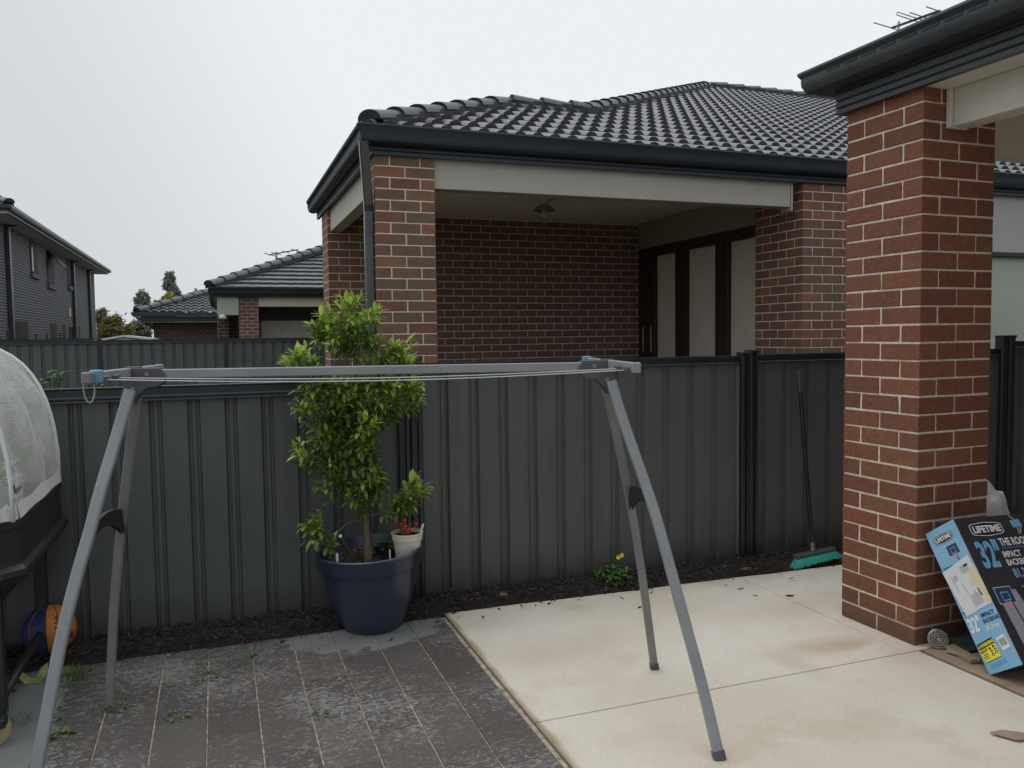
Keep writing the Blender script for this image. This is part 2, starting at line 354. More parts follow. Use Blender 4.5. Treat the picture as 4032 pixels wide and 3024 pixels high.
def paver_mat():
    m = bpy.data.materials.new('wet_paver'); m.use_nodes = True; t = m.node_tree; t.nodes.clear(); l = t.links.new
    out = N(t, 'ShaderNodeOutputMaterial'); b = N(t, 'ShaderNodeBsdfPrincipled'); l(b.outputs[0], out.inputs[0])
    co = N(t, 'ShaderNodeTexCoord'); g = N(t, 'ShaderNodeNewGeometry')
    r = N(t, 'ShaderNodeValToRGB'); e = r.color_ramp.elements; e[0].color = (.072, .063, .058, 1); e[1].color = (.104, .093, .086, 1); l(g.outputs['Random Per Island'], r.inputs[0])
    # drying mottle: little pale worm-like flecks, stretched, in patches
    mp = N(t, 'ShaderNodeMapping'); mp.inputs['Scale'].default_value = (34, 60, 1); l(co.outputs['Object'], mp.inputs[0])
    n1 = N(t, 'ShaderNodeTexNoise', in_Scale=1.0, in_Detail=3.0, in_Roughness=.65, in_Distortion=1.2); l(mp.outputs[0], n1.inputs['Vector'])
    n2 = N(t, 'ShaderNodeTexNoise', in_Scale=1.7, in_Detail=2.0); l(co.outputs['Object'], n2.inputs['Vector'])
    a = N(t, 'ShaderNodeMath', operation='MULTIPLY_ADD', i1=.55); l(n2.outputs[0], a.inputs[0]); l(n1.outputs[0], a.inputs[2])
    mr = N(t, 'ShaderNodeMapRange', i1=.79, i2=.93, i3=0, i4=.85); l(a.outputs[0], mr.inputs[0])
    m1 = N(t, 'ShaderNodeMixRGB'); l(mr.outputs[0], m1.inputs[0]); l(r.outputs[0], m1.inputs[1]); m1.inputs[2].default_value = (.27, .26, .25, 1)
    # dry paving sheltered round the blue pot and by the raised bed (a real dry patch)
    def blob(cx, cy, sx, sy, wob):
        v = N(t, 'ShaderNodeVectorMath', operation='SUBTRACT'); l(co.outputs['Object'], v.inputs[0]); v.inputs[1].default_value = (cx, cy, 0)
        s = N(t, 'ShaderNodeVectorMath', operation='MULTIPLY'); l(v.outputs[0], s.inputs[0]); s.inputs[1].default_value = (1 / sx, 1 / sy, 0)
        ln = N(t, 'ShaderNodeVectorMath', operation='LENGTH'); l(s.outputs[0], ln.inputs[0])
        nb_ = N(t, 'ShaderNodeTexNoise', in_Scale=9.0, in_Detail=6.0, in_Roughness=.75); l(co.outputs['Object'], nb_.inputs['Vector']); n3 = N(t, 'ShaderNodeMath', operation='MULTIPLY_ADD', i1=wob); l(nb_.outputs[0], n3.inputs[0]); l(ln.outputs['Value'], n3.inputs[2])
        q = N(t, 'ShaderNodeMapRange', i1=1.0 + wob * .5, i2=.96 + wob * .5, i3=0, i4=1); l(n3.outputs[0], q.inputs[0]); return q.outputs[0]
    d1 = blob(.68, 4.1, .40, .22, 1.5); d2 = blob(-1.3, 3.5, .66, 2.2, .35)
    mxx = N(t, 'ShaderNodeMath', operation='MAXIMUM'); l(d1, mxx.inputs[0]); l(d2, mxx.inputs[1])
    m2 = N(t, 'ShaderNodeMixRGB'); l(mxx.outputs[0], m2.inputs[0]); l(m1.outputs[0], m2.inputs[1]); m2.inputs[2].default_value = (.185, .19, .19, 1)
    l(m2.outputs[0], b.inputs['Base Color'])
    rr = N(t, 'ShaderNodeMapRange', i1=0, i2=1, i3=.52, i4=.85); l(mxx.outputs[0], rr.inputs[0]); l(rr.outputs[0], b.inputs['Roughness'])
    bp = N(t, 'ShaderNodeBump', in_Strength=.5, in_Distance=.0015); l(n1.outputs[0], bp.inputs['Height']); l(bp.outputs[0], b.inputs['Normal'])
    return m
M['paver'] = paver_mat()
def damp_foot(m):
    t = m.node_tree; l = t.links.new; b = t.nodes[m['bsdf']]; src = b.inputs['Base Color'].links[0].from_socket; co = [n for n in t.nodes if n.type == 'TEX_COORD'][0]
    sp = N(t, 'ShaderNodeSeparateXYZ'); l(co.outputs['Object'], sp.inputs[0])
    n2 = N(t, 'ShaderNodeTexNoise', in_Scale=9.0, in_Detail=5.0, in_Roughness=.7); l(co.outputs['Object'], n2.inputs['Vector'])
    a = N(t, 'ShaderNodeMath', operation='MULTIPLY_ADD', i1=-.3); l(n2.outputs[0], a.inputs[0]); l(sp.outputs[2], a.inputs[2])
    r2 = N(t, 'ShaderNodeMapRange', i1=-.02, i2=-.12, i3=0, i4=.6); l(a.outputs[0], r2.inputs[0])
    m2 = N(t, 'ShaderNodeMixRGB'); l(r2.outputs[0], m2.inputs[0]); l(src, m2.inputs[1]); m2.inputs[2].default_value = (.09, .055, .035, 1)
    l(m2.outputs[0], b.inputs['Base Color'])
damp_foot(M['brick_red']); damp_foot(M['mortar'])
def concrete_mat():
    m = M['concrete']; t = m.node_tree; l = t.links.new; b = t.nodes[m['bsdf']]
    src = b.inputs['Base Color'].links[0].from_socket; co = [n for n in t.nodes if n.type == 'TEX_COORD'][0]
    # brush flecks of fine aggregate and brownish stain drifts
    mp = N(t, 'ShaderNodeMapping'); mp.inputs['Scale'].default_value = (70, 110, 1); l(co.outputs['Object'], mp.inputs[0])
    n1 = N(t, 'ShaderNodeTexNoise', in_Scale=1.0, in_Detail=2.0, in_Roughness=.7, in_Distortion=.6); l(mp.outputs[0], n1.inputs['Vector'])
    mr = N(t, 'ShaderNodeMapRange', i1=.54, i2=.74, i3=0, i4=.36); l(n1.outputs[0], mr.inputs[0])
    m1 = N(t, 'ShaderNodeMixRGB'); l(mr.outputs[0], m1.inputs[0]); l(src, m1.inputs[1]); m1.inputs[2].default_value = (.32, .24, .15, 1)
    n2 = N(t, 'ShaderNodeTexNoise', in_Scale=2.3, in_Detail=4.0, in_Roughness=.55, in_Distortion=.4); l(co.outputs['Object'], n2.inputs['Vector'])
    m2r = N(t, 'ShaderNodeMapRange', i1=.52, i2=.75, i3=0, i4=.5); l(n2.outputs[0], m2r.inputs[0])
    m2 = N(t, 'ShaderNodeMixRGB'); l(m2r.outputs[0], m2.inputs[0]); l(m1.outputs[0], m2.inputs[1]); m2.inputs[2].default_value = (.46, .36, .23, 1)
    # rusty line along the paver side
    sp = N(t, 'ShaderNodeSeparateXYZ'); l(co.outputs['Object'], sp.inputs[0])
    n3 = N(t, 'ShaderNodeTexNoise', in_Scale=5.0, in_Detail=3.0); l(co.outputs['Object'], n3.inputs['Vector'])
    ad = N(t, 'ShaderNodeMath', operation='MULTIPLY_ADD', i1=-.05); l(n3.outputs[0], ad.inputs[0]); l(sp.outputs[0], ad.inputs[2])
    er = N(t, 'ShaderNodeMapRange', i1=1.135, i2=1.108, i3=0, i4=.75); l(ad.outputs[0], er.inputs[0])
    m3 = N(t, 'ShaderNodeMixRGB'); l(er.outputs[0], m3.inputs[0]); l(m2.outputs[0], m3.inputs[1]); m3.inputs[2].default_value = (.22, .15, .07, 1)
    src3 = m3.outputs[0]
    for (sx_, sy_, rx_, ry_, k_) in ((3206, 2553, .42, .13, .45), (3330, 2545, .22, .07, .55), (3150, 2400, .5, .25, .35), (2300, 2560, .5, .3, .3)):
        c_ = gz(sx_, sy_); v = N(t, 'ShaderNodeVectorMath', operation='SUBTRACT'); l(co.outputs['Object'], v.inputs[0]); v.inputs[1].default_value = (c_.x, c_.y, 0)
        s_ = N(t, 'ShaderNodeVectorMath', operation='MULTIPLY'); l(v.outputs[0], s_.inputs[0]); s_.inputs[1].default_value = (1 / rx_, 1 / ry_, 0)
        ln = N(t, 'ShaderNodeVectorMath', operation='LENGTH'); l(s_.outputs[0], ln.inputs[0])
        nn = N(t, 'ShaderNodeMath', operation='MULTIPLY_ADD', i1=1.6); l(n2.outputs[0], nn.inputs[0]); l(ln.outputs['Value'], nn.inputs[2])
        q = N(t, 'ShaderNodeMapRange', i1=1.75, i2=.9, i3=0, i4=k_); l(nn.outputs[0], q.inputs[0])
        mq = N(t, 'ShaderNodeMixRGB'); l(q.outputs[0], mq.inputs[0]); l(src3, mq.inputs[1]); mq.inputs[2].default_value = (.42, .32, .2, 1); src3 = mq.outputs[0]
    l(src3, b.inputs['Base Color'])
concrete_mat()
def fence_mat(m):
    # faint vertical water streaks and soil splash along the foot
    t = m.node_tree; l = t.links.new; b = t.nodes[m['bsdf']]; src = b.inputs['Base Color'].links[0].from_socket; co = [n for n in t.nodes if n.type == 'TEX_COORD'][0]
    mp = N(t, 'ShaderNodeMapping'); mp.inputs['Scale'].default_value = (26, 1, .7); l(co.outputs['Object'], mp.inputs[0])
    n1 = N(t, 'ShaderNodeTexNoise', in_Scale=1.0, in_Detail=4.0, in_Roughness=.6); l(mp.outputs[0], n1.inputs['Vector'])
    r1 = N(t, 'ShaderNodeMapRange', i1=.5, i2=.75, i3=0, i4=.35); l(n1.outputs[0], r1.inputs[0])
    m1 = N(t, 'ShaderNodeMixRGB'); l(r1.outputs[0], m1.inputs[0]); l(src, m1.inputs[1]); m1.inputs[2].default_value = (.13, .133, .128, 1)
    sp = N(t, 'ShaderNodeSeparateXYZ'); l(co.outputs['Object'], sp.inputs[0])
    n2 = N(t, 'ShaderNodeTexNoise', in_Scale=14.0, in_Detail=5.0, in_Roughness=.7); l(co.outputs['Object'], n2.inputs['Vector'])
    a = N(t, 'ShaderNodeMath', operation='MULTIPLY_ADD', i1=-.28); l(n2.outputs[0], a.inputs[0]); l(sp.outputs[2], a.inputs[2])
    r2 = N(t, 'ShaderNodeMapRange', i1=.06, i2=-.1, i3=0, i4=.55); l(a.outputs[0], r2.inputs[0])
    m2 = N(t, 'ShaderNodeMixRGB'); l(r2.outputs[0], m2.inputs[0]); l(m1.outputs[0], m2.inputs[1]); m2.inputs[2].default_value = (.05, .042, .035, 1)
    l(m2.outputs[0], b.inputs['Base Color'])
fence_mat(M['fence'])
def mesh_cover_mat():
    m = bpy.data.materials.new('white_mesh_cover'); m.use_nodes = True; t = m.node_tree; t.nodes.clear(); l = t.links.new
    out = N(t, 'ShaderNodeOutputMaterial'); d = N(t, 'ShaderNodeBsdfPrincipled', in_Roughness=.8); d.inputs['Base Color'].default_value = (.86, .87, .85, 1)
    tr = N(t, 'ShaderNodeBsdfTransparent'); tl = N(t, 'ShaderNodeBsdfTranslucent'); tl.inputs[0].default_value = (.86, .87, .85, 1)
    co = N(t, 'ShaderNodeTexCoord')
    n1 = N(t, 'ShaderNodeTexNoise', in_Scale=4.0, in_Detail=3.0); l(co.outputs['Object'], n1.inputs['Vector'])
    sp = N(t, 'ShaderNodeSeparateXYZ'); l(co.outputs['Object'], sp.inputs[0])
    def wave(s, k):
        a = N(t, 'ShaderNodeMath', operation='MULTIPLY', i1=k); l(s, a.inputs[0])
        b = N(t, 'ShaderNodeMath', operation='SINE'); l(a.outputs[0], b.inputs[0]); return b.outputs[0]
    ws = N(t, 'ShaderNodeMath', operation='MAXIMUM'); l(wave(sp.outputs[1], 900), ws.inputs[0]); l(wave(sp.outputs[2], 900), ws.inputs[1])
    fr = N(t, 'ShaderNodeMapRange', i1=.25, i2=.75, i3=.35, i4=.85); l(n1.outputs[0], fr.inputs[0])
    w2 = N(t, 'ShaderNodeMapRange', i1=-.4, i2=.9, i3=1.25, i4=.55); l(ws.outputs[0], w2.inputs[0])
    f2 = N(t, 'ShaderNodeMath', operation='MULTIPLY'); l(fr.outputs[0], f2.inputs[0]); l(w2.outputs[0], f2.inputs[1])
    a = N(t, 'ShaderNodeMixShader', i0=.35); l(d.outputs[0], a.inputs[1]); l(tl.outputs[0], a.inputs[2])
    b = N(t, 'ShaderNodeMixShader'); l(f2.outputs[0], b.inputs[0]); l(a.outputs[0], b.inputs[1]); l(tr.outputs[0], b.inputs[2])
    l(b.outputs[0], out.inputs[0])
    n5 = N(t, 'ShaderNodeTexNoise', in_Scale=7.0, in_Detail=5.0, in_Roughness=.6, in_Distortion=1.5); l(co.outputs['Object'], n5.inputs['Vector'])
    bp = N(t, 'ShaderNodeBump', in_Strength=.8, in_Distance=.03); l(n5.outputs[0], bp.inputs['Height']); l(bp.outputs[0], d.inputs['Normal'])
    return m
M['mesh'] = mesh_cover_mat()
M['bt_charcoal'] = brick_tex('charcoal_brick', [(.024, .027, .033), (.038, .041, .048)], (.3, .305, .31), msize=.009)
M['bt_brown'] = brick_tex('brown_brick', [(.11, .05, .038), (.075, .036, .03)], (.3, .24, .2))
M['bt_red'] = brick_tex('reddish_brick', [(.19, .085, .065), (.13, .07, .055)], (.42, .34, .28))

# ------------------------------------------------------------------ brickwork
def bricks(mb, core, p0, u, nrm, length, z0, z1, s_even=0.0, s_odd=0.12, c0=0, depth=.11, jit=.0012, gap=.010, core_in=.006, first_odd_half=False):
    """one face of brickwork; rows alternate their start; boxes reach `depth` behind the face"""
    p0 = Vector(p0); u = Vector(u).normalized(); nrm = Vector(nrm).normalized()
    rows = int(math.floor((z1 - z0) / .086 + .5)); full = .23
    for r in range(rows):
        z = z0 + r * .086; h = .076
        if z + h > z1 + .002: h = z1 - z
        if h < .01: continue
        even = (r + c0) % 2 == 0
        x = s_even if even else s_odd
        firsthalf = (first_odd_half and not even)
        while x < length - .02:
            wd = .11 if (firsthalf) else full
            firsthalf = False
            wd = min(wd, length - x)
            if wd < .015: break
            j = random.uniform(-jit, jit)
            mb.obox(p0 + u * x + Vector((0, 0, z + random.uniform(-jit, jit))) + nrm * (j), u * (wd + random.uniform(-jit, 0)), -nrm * depth, Vector((0, 0, h)))
            x += wd + gap
def core_box(mb, a, b): mb.box(a, b)

# ================================================================== THE SETTING
def ground():
    g = MB(); g.box((-300, -60, -.5), (300, 500, -.05)); g.build('ground', M['lawn']).__setitem__('kind', 'structure')
ground()

# paving: 200 x 400 pavers laid in staggered columns on sand
p = MB()
xs = [1.108 - .198 * k for k in range(1, 26)]
for k, x in enumerate(xs):
    w_ = .194
    if x < -2.9: break
    off = 3.43 if (k % 2 == 0) else 3.23
    if k == 0: off = 3.04
    y = off
    while y > -4: y -= .4
    while y < 4.18:
        y1 = min(y + .396, 4.02 if y < 4.0 else 4.2)
        if y1 - y > .04:
            p.box((x + random.uniform(0, .002), y, -.04), (x + w_ - random.uniform(0, .003), y1, random.uniform(-.0018, .0012)))
        y += .4
    # header row against the garden bed
    p.box((x, 4.026, -.04), (x + w_, 4.2 + random.uniform(-.01, .01), random.uniform(-.001, .002)))
for x in (-.53, -.13, .27, .67): pass
pv = p.build('paving', M['paver'], bevel=.0022); pv['kind'] = 'structure'
s = MB(); s.box((-3.1, -4, -.06), (1.124, 4.2, -.0055)); s.build('joint_sand', M['sand'])['kind'] = 'structure'
# concrete slab with saw cuts
c = MB()
def slab(x0, y0, x1, y1):
    c.box((x0, y0, -.1), (x1, y1, .004))
g_ = .0035
slab(1.13, -4, 3.085, 2.885 - g_); 
def far_y(x): return 4.237 - (x - 1.13) * .029 + .004 * math.sin(x * 5.1) + .003 * math.sin(x * 13)
for xa, xb in ((1.13, 3.02 - g_), (3.02 + g_, 6.5)):
    n_ = 16; far_ = [(xb + (xa - xb) * k / n_, far_y(xb + (xa - xb) * k / n_), -.1) for k in range(n_ + 1)]
    c.poly([(xa, 2.885 + g_, -.1), (xb, 2.885 + g_, -.1)] + far_, (0, 0, .104))
cs = c.build('concrete_slab', M['concrete'], bevel=.002, fixn=True); cs['kind'] = 'structure'
c = MB(); c.box((1.127, -4, -.12), (6.5, 4.1, -.03)); c.build('slab_base', M['soil'])['kind'] = 'structure'
c = MB(); c.box((3.108, -4, -.1), (8.5, 2.875, .007)); c.build('patio_floor', M['patio'], bevel=.002)['kind'] = 'structure'
# mulch bed: soil plus chips
b = MB(); nx = 160; base = len(b.v)
for i in range(nx + 1):
    x = -3.2 + 9.4 * i / nx
    y0 = 4.215 if x < 1.13 else 4.245 - (x - 1.13) * .028
    for j in range(7):
        y = y0 - .03 + (4.53 - y0 + .03) * j / 6
        z = -.03 + (.05 + .012 * math.sin(x * 7) + random.uniform(-.006, .006)) * (j / 3 if j < 3 else 1)
        b.v.append((x, y, z))
for i in range(nx):
    for j in range(6):
        q = i * 7 + j; b.f.append((q, q + 7, q + 8, q + 1)); b.m.append(0)
b.build('garden_bed', M['soil'], smooth=True)['kind'] = 'structure'
b = MB()
for i in range(7500):
    x = random.uniform(-2.2, 5.6); y0 = 4.2 if x < 1.13 else 4.245 - (x - 1.13) * .028
    y = random.uniform(y0 - .012, 4.49)
    if 3.40 < x < 3.98 and y < 4.36: continue
    if random.random() < .022: y = y0 - abs(random.gauss(0, .07))
    a = random.uniform(0, 6.28); ln = random.uniform(.008, .034); wd = random.uniform(.004, .011); tl = random.uniform(-.6, .6)
    d = Vector((math.cos(a) * math.cos(tl), math.sin(a) * math.cos(tl), math.sin(tl)))
    u = d.cross(Vector((random.uniform(-.4, .4), random.uniform(-.4, .4), 1))).normalized(); v = u.cross(d)
    z = (.03 if y > y0 + .01 else .008) + random.uniform(0, .02)
    o = Vector((x, y, z)); t_ = wd * .4
    b.add([o - u * wd / 2, o + u * wd / 2, o + d * ln + u * wd * .3, o + d * ln - u * wd * .25,
           o - u * wd / 2 + v * t_, o + u * wd / 2 + v * t_, o + d * ln + u * wd * .2 + v * t_, o + d * ln - u * wd * .2 + v * t_],
          [(0, 3, 2, 1), (4, 5, 6, 7), (0, 1, 5, 4), (1, 2, 6, 5), (2, 3, 7, 6), (3, 0, 4, 7)])
mu = b.build('bark_mulch', M['mulch']); tag(mu, 'black bark mulch strewn along the foot of the grey fence', 'mulch', kind='stuff')

# ================================================================== NEAR FENCE
def sheet(mb, x0, x1, z0, z1, Y, pitch=.183, depth=.022, phase=0.0, thick=.0):
    xs = []; x = x0
    prof = [(0, 0), (.118, 0), (.128, depth), (.135, depth), (.142, depth * .72), (.160, depth * .72), (.166, depth), (.173, depth), (.183, 0)]
    pts = []; k = 0
    st = x0 - phase
    while st < x1:
        for (a, d) in prof[:-1]:
            xx = st + a * pitch / .183
            if x0 < xx < x1: pts.append((xx, Y + d))
        st += pitch
    pts = [(x0, Y)] + pts + [(x1, Y)]
    b0 = len(mb.v); nzz = 6
    for (xx, yy) in pts:
        for j in range(nzz):
            z = z0 + (z1 - z0) * j / (nzz - 1)
            mb.v.append((xx, yy + .0015 * math.sin(xx * 9 + j * 1.3), z))
    for i in range(len(pts) - 1):
        for j in range(nzz - 1):
            q = b0 + i * nzz + j; mb.f.append((q, q + nzz, q + nzz + 1, q + 1)); mb.m.append(0)
def rail(mb, x0, x1, zt, Y, h=.05, d=.036, lipped=False):
    # folded steel channel over the sheet, with a rolled bead top
    pr = [(-d / 2, zt - h), (d / 2, zt - h), (d / 2, zt - h + .004), (d / 2 - .004, zt - h + .01), (d / 2 - .004, zt - .012), (d / 2, zt - .006), (d / 2, zt - .001), (d / 2 - .005, zt), (-d / 2 + .005, zt), (-d / 2, zt - .006)]
    mb.sweep([(o, z) for o, z in pr], [(x0, Y), (x1, Y)])
fence = thing('metal_fence', (2.2, 4.5, 0), 'near grey ribbed sheet metal fence with black posts behind the clothes airer', 'fence')
YF = 4.5
def fpanel(x0, x1, zt, phase, two=False):
    m = MB(); sheet(m, x0, x1, -.04, zt - .03, YF, phase=phase); m.build('fence_panel', M['fence'], fence)
    m = MB(); rail(m, x0, x1, zt, YF, .055, .04)
    if two: rail(m, x0, x1, zt - .052, YF + .001, .022, .05)
    m.build('top_rail', M['post'], fence, bevel=.0)
fpanel(-3.5, -1.37, 1.30, .05, True); fpanel(-1.31, .945, 1.29, .06, True)
fpanel(1.085, 3.235, 1.375, .02); fpanel(3.36, 5.56, 1.38, .09); fpanel(5.70, 8.2, 1.435, .05)
def fpost(x0, x1, zt, crumple=False):
    m = MB(); y0, y1 = YF - .035, YF + .03; wd = x1 - x0
    # ribbed C-section: flange, groove, flange
    pr = [(x0, y1), (x0, y0 + .006), (x0 + .006, y0), (x0 + wd * .36, y0), (x0 + wd * .42, y0 + .014), (x0 + wd * .58, y0 + .014), (x0 + wd * .64, y0), (x1 - .006, y0), (x1, y0 + .006), (x1, y1)]
    n = len(pr); m.add([(a, b_, -.04) for a, b_ in pr] + [(a, b_, zt) for a, b_ in pr], [tuple(range(n - 1, -1, -1)), tuple(range(n, 2 * n))] + [(i, (i + 1) % n, n + (i + 1) % n, n + i) for i in range(n)])
    o = m.build('post', M['post'], fence, fixn=True)
    c_ = MB(); c_.box((x0 - .004, y0 - .004, zt - .012), (x1 + .004, y1 + .004, zt + .006)); c_.build('post_cap', M['post'], o, bevel=.003)
fpost(-1.37, -1.31, 1.33); fpost(.945, 1.012, 1.40); fpost(1.016, 1.085, 1.41); fpost(3.30, 3.362, 1.405); fpost(3.235, 3.296, 1.392); fpost(5.56, 5.70, 1.475)

# ================================================================== FAR FENCES
def far_fence(name, Y, x0, x1, zt, z0, label, step, mat_, phase=0.0, posts=True, railh=.07):
    t = thing(name, ((x0 + x1) / 2, Y, z0), label, 'fence')
    x = x0
    while x < x1 - .01:
        xe = min(x + step, x1)
        m = MB(); sheet(m, x, xe, z0, zt - .04, Y, pitch=.19, depth=.022, phase=phase); m.build('fence_panel', mat_, t)
        m = MB(); rail(m, x, xe, zt, Y, railh, .05); m.build('top_rail', M['post'], t)
        m = MB(); m.box((xe - .035, Y - .04, z0), (xe + .035, Y + .035, zt + .045)); m.build('post', M['post'], t, bevel=.004)
        x = xe
    return t
# posts at px 590 and 330 of the preview
far_fence('metal_fence', 17.0, 1.08 - 2.37 * 7, 1.08 + 2.37 * 3, 1.545, -.45, 'grey ribbed metal fence across the neighbouring yard below the brown brick houses', 2.24, M['fence_far'])
t = thing('metal_fence', (-9, 23.5, -.4), 'black topped metal fence with spikes in front of the charcoal two storey house', 'fence')
m = MB(); sheet(m, -16, -1.6, -.4, 1.50, 23.5, pitch=.19, depth=.02); m.build('fence_panel', M['fence_far'], t)
m = MB(); rail(m, -16, -1.6, 1.60, 23.5, .09, .05); m.build('top_rail', M['post'], t)
for k in range(7):
    x = -1.7 - 1.7 * k
    m = MB(); m.box((x - .04, 23.44, -.4), (x + .04, 23.48, 1.63)); m.build('post', M['post'], t)
for x, h_ in ((-4.9, .22), (-4.3, .14), (-4.05, .14), (-3.75, .16), (-3.5, .3), (-1.95, .18), (-7.9, .1), (-7.5, .1), (-6.9, .08), (-6.2, .08)):
    m = MB(); m.tube([(x, 23.5, 1.58), (x, 23.5, 1.60 + h_)], .02 + .03 * (h_ > .2), 6); m.build('spike', M['post'], t)

# ================================================================== NEIGHBOUR'S HOUSE
YN = 6.25; Z0 = -.3
nb = thing('brick_house', (5, 8, 0), "neighbour's brick house over the fence with dark tiled roof and open corner alfresco", 'house')
BZ = 2.92
brick_z0 = BZ - 34 * .086 - .076 + .086   # courses align with the eave
def column(x0, y0, side, z0, z1, parent, mb_mat, mm, inset=.0035, bev=.0012, name='brick_column', c0=0, flip=False, ):
    """square pier two bricks wide; top course whole"""
    n = int(round((z1 - z0) / .086)); mb = MB(); top = z1
    for r in range(n):
        z = top - (n - r) * .086 + .010
        even = (r + c0) % 2 == 0
        jj = lambda: random.uniform(-.0012, .0012)
        g = .01; L2 = (side - g) / 2; dth = .11
        for a in (0, 1):
            for q in (0, 1):
                if even: # stretchers on the left and right faces (run along y)
                    xa = x0 if a == 0 else x0 + side - dth
                    ya = y0 + q * (L2 + g)
                    mb.box((xa + jj(), ya + jj(), z), (xa + dth + jj(), ya + L2 + jj(), z + .076))
                else:
                    ya = y0 if a == 0 else y0 + side - dth
                    xa = x0 + q * (L2 + g)
                    mb.box((xa + jj(), ya + jj(), z), (xa + L2 + jj(), ya + dth + jj(), z + .076))
            mid = side - 2 * dth - 2 * g
            if even:
                ya = y0 if a == 0 else y0 + side - dth
                mb.box((x0 + dth + g, ya + jj(), z), (x0 + dth + g + mid, ya + dth + jj(), z + .076))
            else:
                xa = x0 if a == 0 else x0 + side - dth
                mb.box((xa + jj(), y0 + dth + g, z), (xa + dth + jj(), y0 + dth + g + mid, z + .076))
    o = mb.build(name, mb_mat, parent, bevel=bev)
    cb = MB(); cb.box((x0 + inset, y0 + inset, z0), (x0 + side - inset, y0 + side - inset, z1 - .001)); cb.build('mortar', mm, o)
    return o
column(1.18, YN, .47, BZ - 38 * .086, BZ, nb, M['brick_mix'], M['mortar_warm'], c0=1)
column(1.18, 9.08, .47, BZ - 38 * .086, BZ, nb, M['brick_mix'], M['mortar_warm'], c0=1)
# right wall corner: side face x=5.19 facing -x, front face y=6.25 facing -y
zt0 = BZ - 38 * .086
mb = MB(); cm = MB()
bricks(mb, cm, (5.19, 6.25, zt0 + .01), (0, 1, 0), (-1, 0, 0), .71, 0, 38 * .086, 0, .12)
bricks(mb, cm, (5.19, 6.25, zt0 + .01), (1, 0, 0), (0, -1, 0), 2.1, 0, 38 * .086, .12, 0)
wr = mb.build('brick_wall', M['brick_mix'], nb, bevel=.0015)
cb = MB(); cb.box((5.1935, 6.2535, zt0), (7.29, 6.955, BZ - .002)); cb.build('mortar', M['mortar_warm'], wr)
# back wall of the alfresco
mb = MB(); zb = 2.97
bricks(mb, cm, (1.30, 9.55, zb - 38 * .086), (1, 0, 0), (0, -1, 0), 4.06, 0, 38 * .086 - .02, 0, .12, c0=1, first_odd_half=False)
wb = mb.build('brick_wall', M['brick_dark'], nb, bevel=.001)
cb = MB(); cb.box((1.3, 9.5535, zt0), (5.37, 9.75, 2.968)); cb.build('mortar', M['mortar_grey'], wb)
m = MB(); m.box((-4, 4.9, -.32), (14, 16, -.2)); m.build('bounce_floor', mat('pale_bounce_floor', (.72, .68, .62), .8))['kind'] = 'structure'  # unseen pale floor, added to bounce light up into the alfresco
# ceiling
m = MB(); m.box((1.2, 6.4, 2.97), (5.4, 9.7, 3.0)); m.build('ceiling', M['ceiling'], nb)
# beams
m = MB(); m.box((1.652, 6.285, 2.69), (5.075, 6.42, BZ + .02)); m.build('beam', M['beam'], nb, bevel=.003)
m = MB(); m.box((5.078, 6.278, 2.655), (5.10, 6.43, BZ + .02)); m.build('beam_end', M['beam'], nb, bevel=.002)
m = MB(); m.box((1.215, 6.722, 2.69), (1.34, 9.078, BZ + .02)); m.build('beam', M['beam'], nb, bevel=.003)
# wall above the doors and dark timber stacking doors (x = 5.25 plane)
m = MB(); m.box((5.27, 6.965, 2.635), (5.45, 9.55, 2.968)); m.build('render_panel', M['render_dark'], nb)
dr = MB(); dr.box((5.25, 6.97, 2.515), (5.34, 9.50, 2.633)); dr.box((5.25, 9.10, -.3), (5.33, 9.50, 2.513))
for a, b_ in ((8.36, 8.60), (7.53, 7.76)): dr.box((5.25, a, -.3), (5.33, b_, 2.513))
dro = dr.build('bifold_door', M['frame_wood'], nb, bevel=.004)
for a, b_ in ((8.605, 9.095), (7.765, 8.355), (6.97, 7.525)):
    m = MB(); m.box((5.30, a, -.3), (5.32, b_, 2.512)); m.build('blind', M['blind'], dro)
for yy_ in (9.36, 9.16):
    m = MB(); m.bar((5.238, yy_, 1.30), (5.238, yy_, 1.62), .012, .022); m.build('door_handle', M['metal_grey'], dro, bevel=.002)
# interior behind the wall ends
m = MB(); m.box((5.46, 7.0, -.3), (5.6, 9.7, 3.0)); m.build('inner_wall', M['render_dark'], nb)
# front wall right of the brick: window with pale blind under a grey panel
m = MB(); m.box((7.292, 6.27, 2.335), (13, 6.34, BZ)); m.build('infill_panel', M['cladding'], nb)
wf = MB(); wf.box((7.292, 6.262, 2.29), (12, 6.36, 2.333)); wf.box((7.292, 6.262, -.3), (7.335, 6.36, 2.288)); wfo = wf.build('window_frame', M['frame_black'], nb, bevel=.003)
m = MB(); m.box((7.337, 6.31, -.3), (12, 6.33, 2.288)); m.build('blind', M['blind_pale'], wfo)
# fascia + quad gutter, mitred round the corner
GP = [(0, 3.0), (.035, 2.982), (.075, 2.985), (.1, 3.0), (.112, 3.03), (.114, 3.085), (.128, 3.108), (.126, 3.122), (.11, 3.12), (.105, 3.09), (.098, 3.03), (.08, 3.0), (.01, 3.01)]
path = [(1.165, 9.8), (1.165, 6.235), (16, 6.235)]
def gutter(mb, prof, path): mb.sweep(prof, path)
# travel goes -y then +x : outward must be away from the house -> mirror out
def swl(mb, prof, path): mb.sweep([(o, z) for o, z in prof], path)
m = MB(); swl(m, GP, path)
